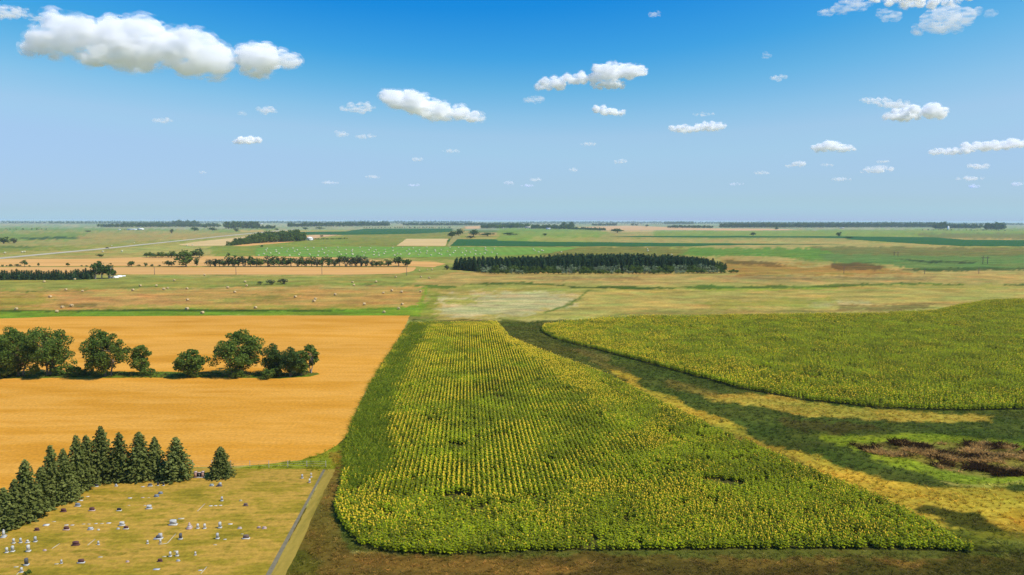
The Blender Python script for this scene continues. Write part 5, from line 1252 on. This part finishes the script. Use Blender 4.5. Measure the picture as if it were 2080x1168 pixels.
CL = [
 ([(130,75,70,38),(215,80,90,44),(290,95,80,40),(370,105,85,42),(420,115,48,38),(240,120,110,20),(95,100,45,16)], 155, 'huge bright cumulus cloud, largest, high on the left', 9),
 ([(535,122,62,28),(520,130,50,24),(575,128,36,16)], 156, 'rounded white cloud touching the right end of the huge one', 8),
 ([(20,28,50,13),(-20,26,40,12),(66,36,24,7)], 44, 'wispy cloud cut by the upper left corner', 3),
 ([(810,202,44,20),(850,212,50,22),(895,226,52,18),(950,236,38,11)], 247, 'stepped white cloud left of the picture centre', 8),
 ([(725,219,40,10)], 231, 'faint wisp joined to the left of the stepped cloud', 3.0),
 ([(1240,146,52,17),(1290,145,36,14),(1200,158,40,10),(1165,163,36,9),(1120,170,34,13),(1235,172,34,9)], 187, 'long white cloud right of the picture centre with a low left end', 7),
 ([(1088,203,34,7)], 212, 'thin wisp below the left end of the long cloud', 1.6),
 ([(1220,223,20,9),(1245,228,26,7)], 236, 'small oval cloud below the long cloud', 6),
 ([(1390,262,40,8),(1440,257,32,9)], 273, 'flat low cloud right of the small oval cloud', 5),
 ([(1780,205,34,6),(1815,212,34,8),(1765,203,20,4)], 222, 'thin upper wing above the wedge shaped cloud at right', 3.5),
 ([(1865,225,52,13),(1830,238,48,8),(1900,232,26,10)], 247, 'wedge shaped white cloud on the right', 7),
 ([(1680,298,36,10),(1715,302,22,7)], 311, 'lens shaped low cloud on the right', 6),
 ([(2000,298,50,10),(1930,308,40,7),(2060,293,40,9),(2110,296,30,8)], 316, 'long flat cloud running out of the right edge', 5),
 ([(1720,12,40,16),(1680,24,22,8),(1750,8,24,8)], 36, 'ragged wisp at the top right, leftmost of its group', 1.8),
 ([(1808,32,22,14),(1790,24,16,8)], 50, 'small ragged puff between the top right wisps', 1.8),
 ([(1915,40,60,20),(1950,32,40,18),(1880,60,40,12),(1930,58,34,12)], 76, 'large torn cloud below the upper right edge', 2.6),
 ([(1880,-2,100,12),(1820,-8,60,10)], 12, 'bright cloud strip cut off by the top edge at right', 5),
 ([(2012,26,12,9)], 37, 'tiny faint puff right of the large torn cloud', 1.4),
 ([(1332,29,16,6)], 36, 'tiny wisp alone near the top edge right of centre', 1.5),
 ([(505,286,28,8),(485,288,14,5)], 294, 'small flat bottomed cloud under the left clouds', 5),
 ([(543,224,24,8)], 233, 'small soft cloud below the rounded left cloud', 3),
 ([(493,230,9,5)], 236, 'tiny puff left of the small soft cloud', 1.5),
 ([(692,272,16,6),(742,277,24,5)], 283, 'pair of faint puffs low left of centre', 2.4),
 ([(332,245,22,6)], 252, 'faint flat puff under the huge left cloud', 2.2),
 ([(1556,113,9,7)], 120, 'tiny hooked wisp high on the right', 1.4),
 ([(1580,159,20,6)], 168, 'small slanted wisp below the tiny hooked one', 2),
 ([(1625,333,18,6),(1602,337,10,3)], 340, 'small puff left below the lens shaped cloud', 4),
 ([(1785,344,34,7),(1770,348,26,5)], 353, 'low cloud pair member with a raised left bump, right side', 3.5),
 ([(1795,328,18,3)], 333, 'thin streak above the low bumped cloud', 2),
 ([(1988,338,25,6)], 345, 'small low cloud under the long flat right cloud', 3.5),
 ([(1970,363,36,4.5)], 368, 'flat pale cloud near the right edge, low', 3),
 ([(1978,378,11,4)], 383, 'tiny puff below the flat pale cloud', 4),
 ([(1262,328,14,5)], 334, 'tiny pale puff low right of centre', 3),
 ([(1195,293,18,4)], 297, 'thin faint puff above the tiny pale one', 2),
 ([(915,307,20,4)], 311, 'thin faint puff under the stepped cloud', 2),
 ([(1432,232,26,4)], 236, 'faint streak above the flat low cloud', 1.2),
 ([(1035,372,12,4)], 377, 'left one of three tiny puffs above the plantation', 3),
 ([(1072,377,14,3)], 381, 'middle one of three tiny puffs above the plantation', 2.5),
 ([(1088,365,13,4)], 369, 'right upper one of three tiny puffs above the plantation', 3),
 ([(1166,345,12,4)], 350, 'single tiny puff above right of the three tiny puffs', 2.5),
 ([(848,324,12,4)], 328, 'tiny puff low under the stepped cloud', 2.5),
 ([(758,359,19,3.5)], 363, 'flat tiny cloud low left of centre', 2),
 ([(842,376,13,3)], 380, 'very low tiny cloud left of centre', 2.5),
 ([(670,371,19,3.5)], 375, 'flat tiny cloud low above the windbreak', 2.5),
 ([(413,350,8,3.5)], 355, 'tiny puff low on the left side of the sky', 2.5),
 ([(1547,351,18,3.5)], 355, 'faint low streak right of centre', 2),
 ([(1710,364,21,4)], 369, 'faint low cloud under the right clouds', 2.5),
 ([(1683,335,18,3)], 339, 'faint streak right of the small low puff', 1.5),
 ([(2065,374,14,4)], 379, 'tiny low puff at the right picture edge', 3),
 ([(1495,374,16,3)], 378, 'barely visible low streak near the right horizon', 2),
]
for i, (bl, yb, lb, od) in enumerate(CL): cloud(bl, yb, lb, od, seed=200+i)

# ================================================================== HAZE
HX = 37000.0
b = MB(); b.box((0, 0, 22.5), (2*HX, 2*HX, 47.0))
hz = bpy.data.materials.new('haze'); hz.use_nodes = True; t = hz.node_tree; t.nodes.clear()
o_ = t.nodes.new('ShaderNodeOutputMaterial'); v_ = t.nodes.new('ShaderNodeVolumePrincipled')
v_.inputs['Color'].default_value = (0.66, 0.86, 0.97, 1); v_.inputs['Density'].default_value = 5.5e-5; v_.inputs['Anisotropy'].default_value = 0.0
t.links.new(v_.outputs[0], o_.inputs['Volume'])
h_ = b.build('haze', hz); tag(h_, 'thin bluish summer haze over the plain', kind='stuff')
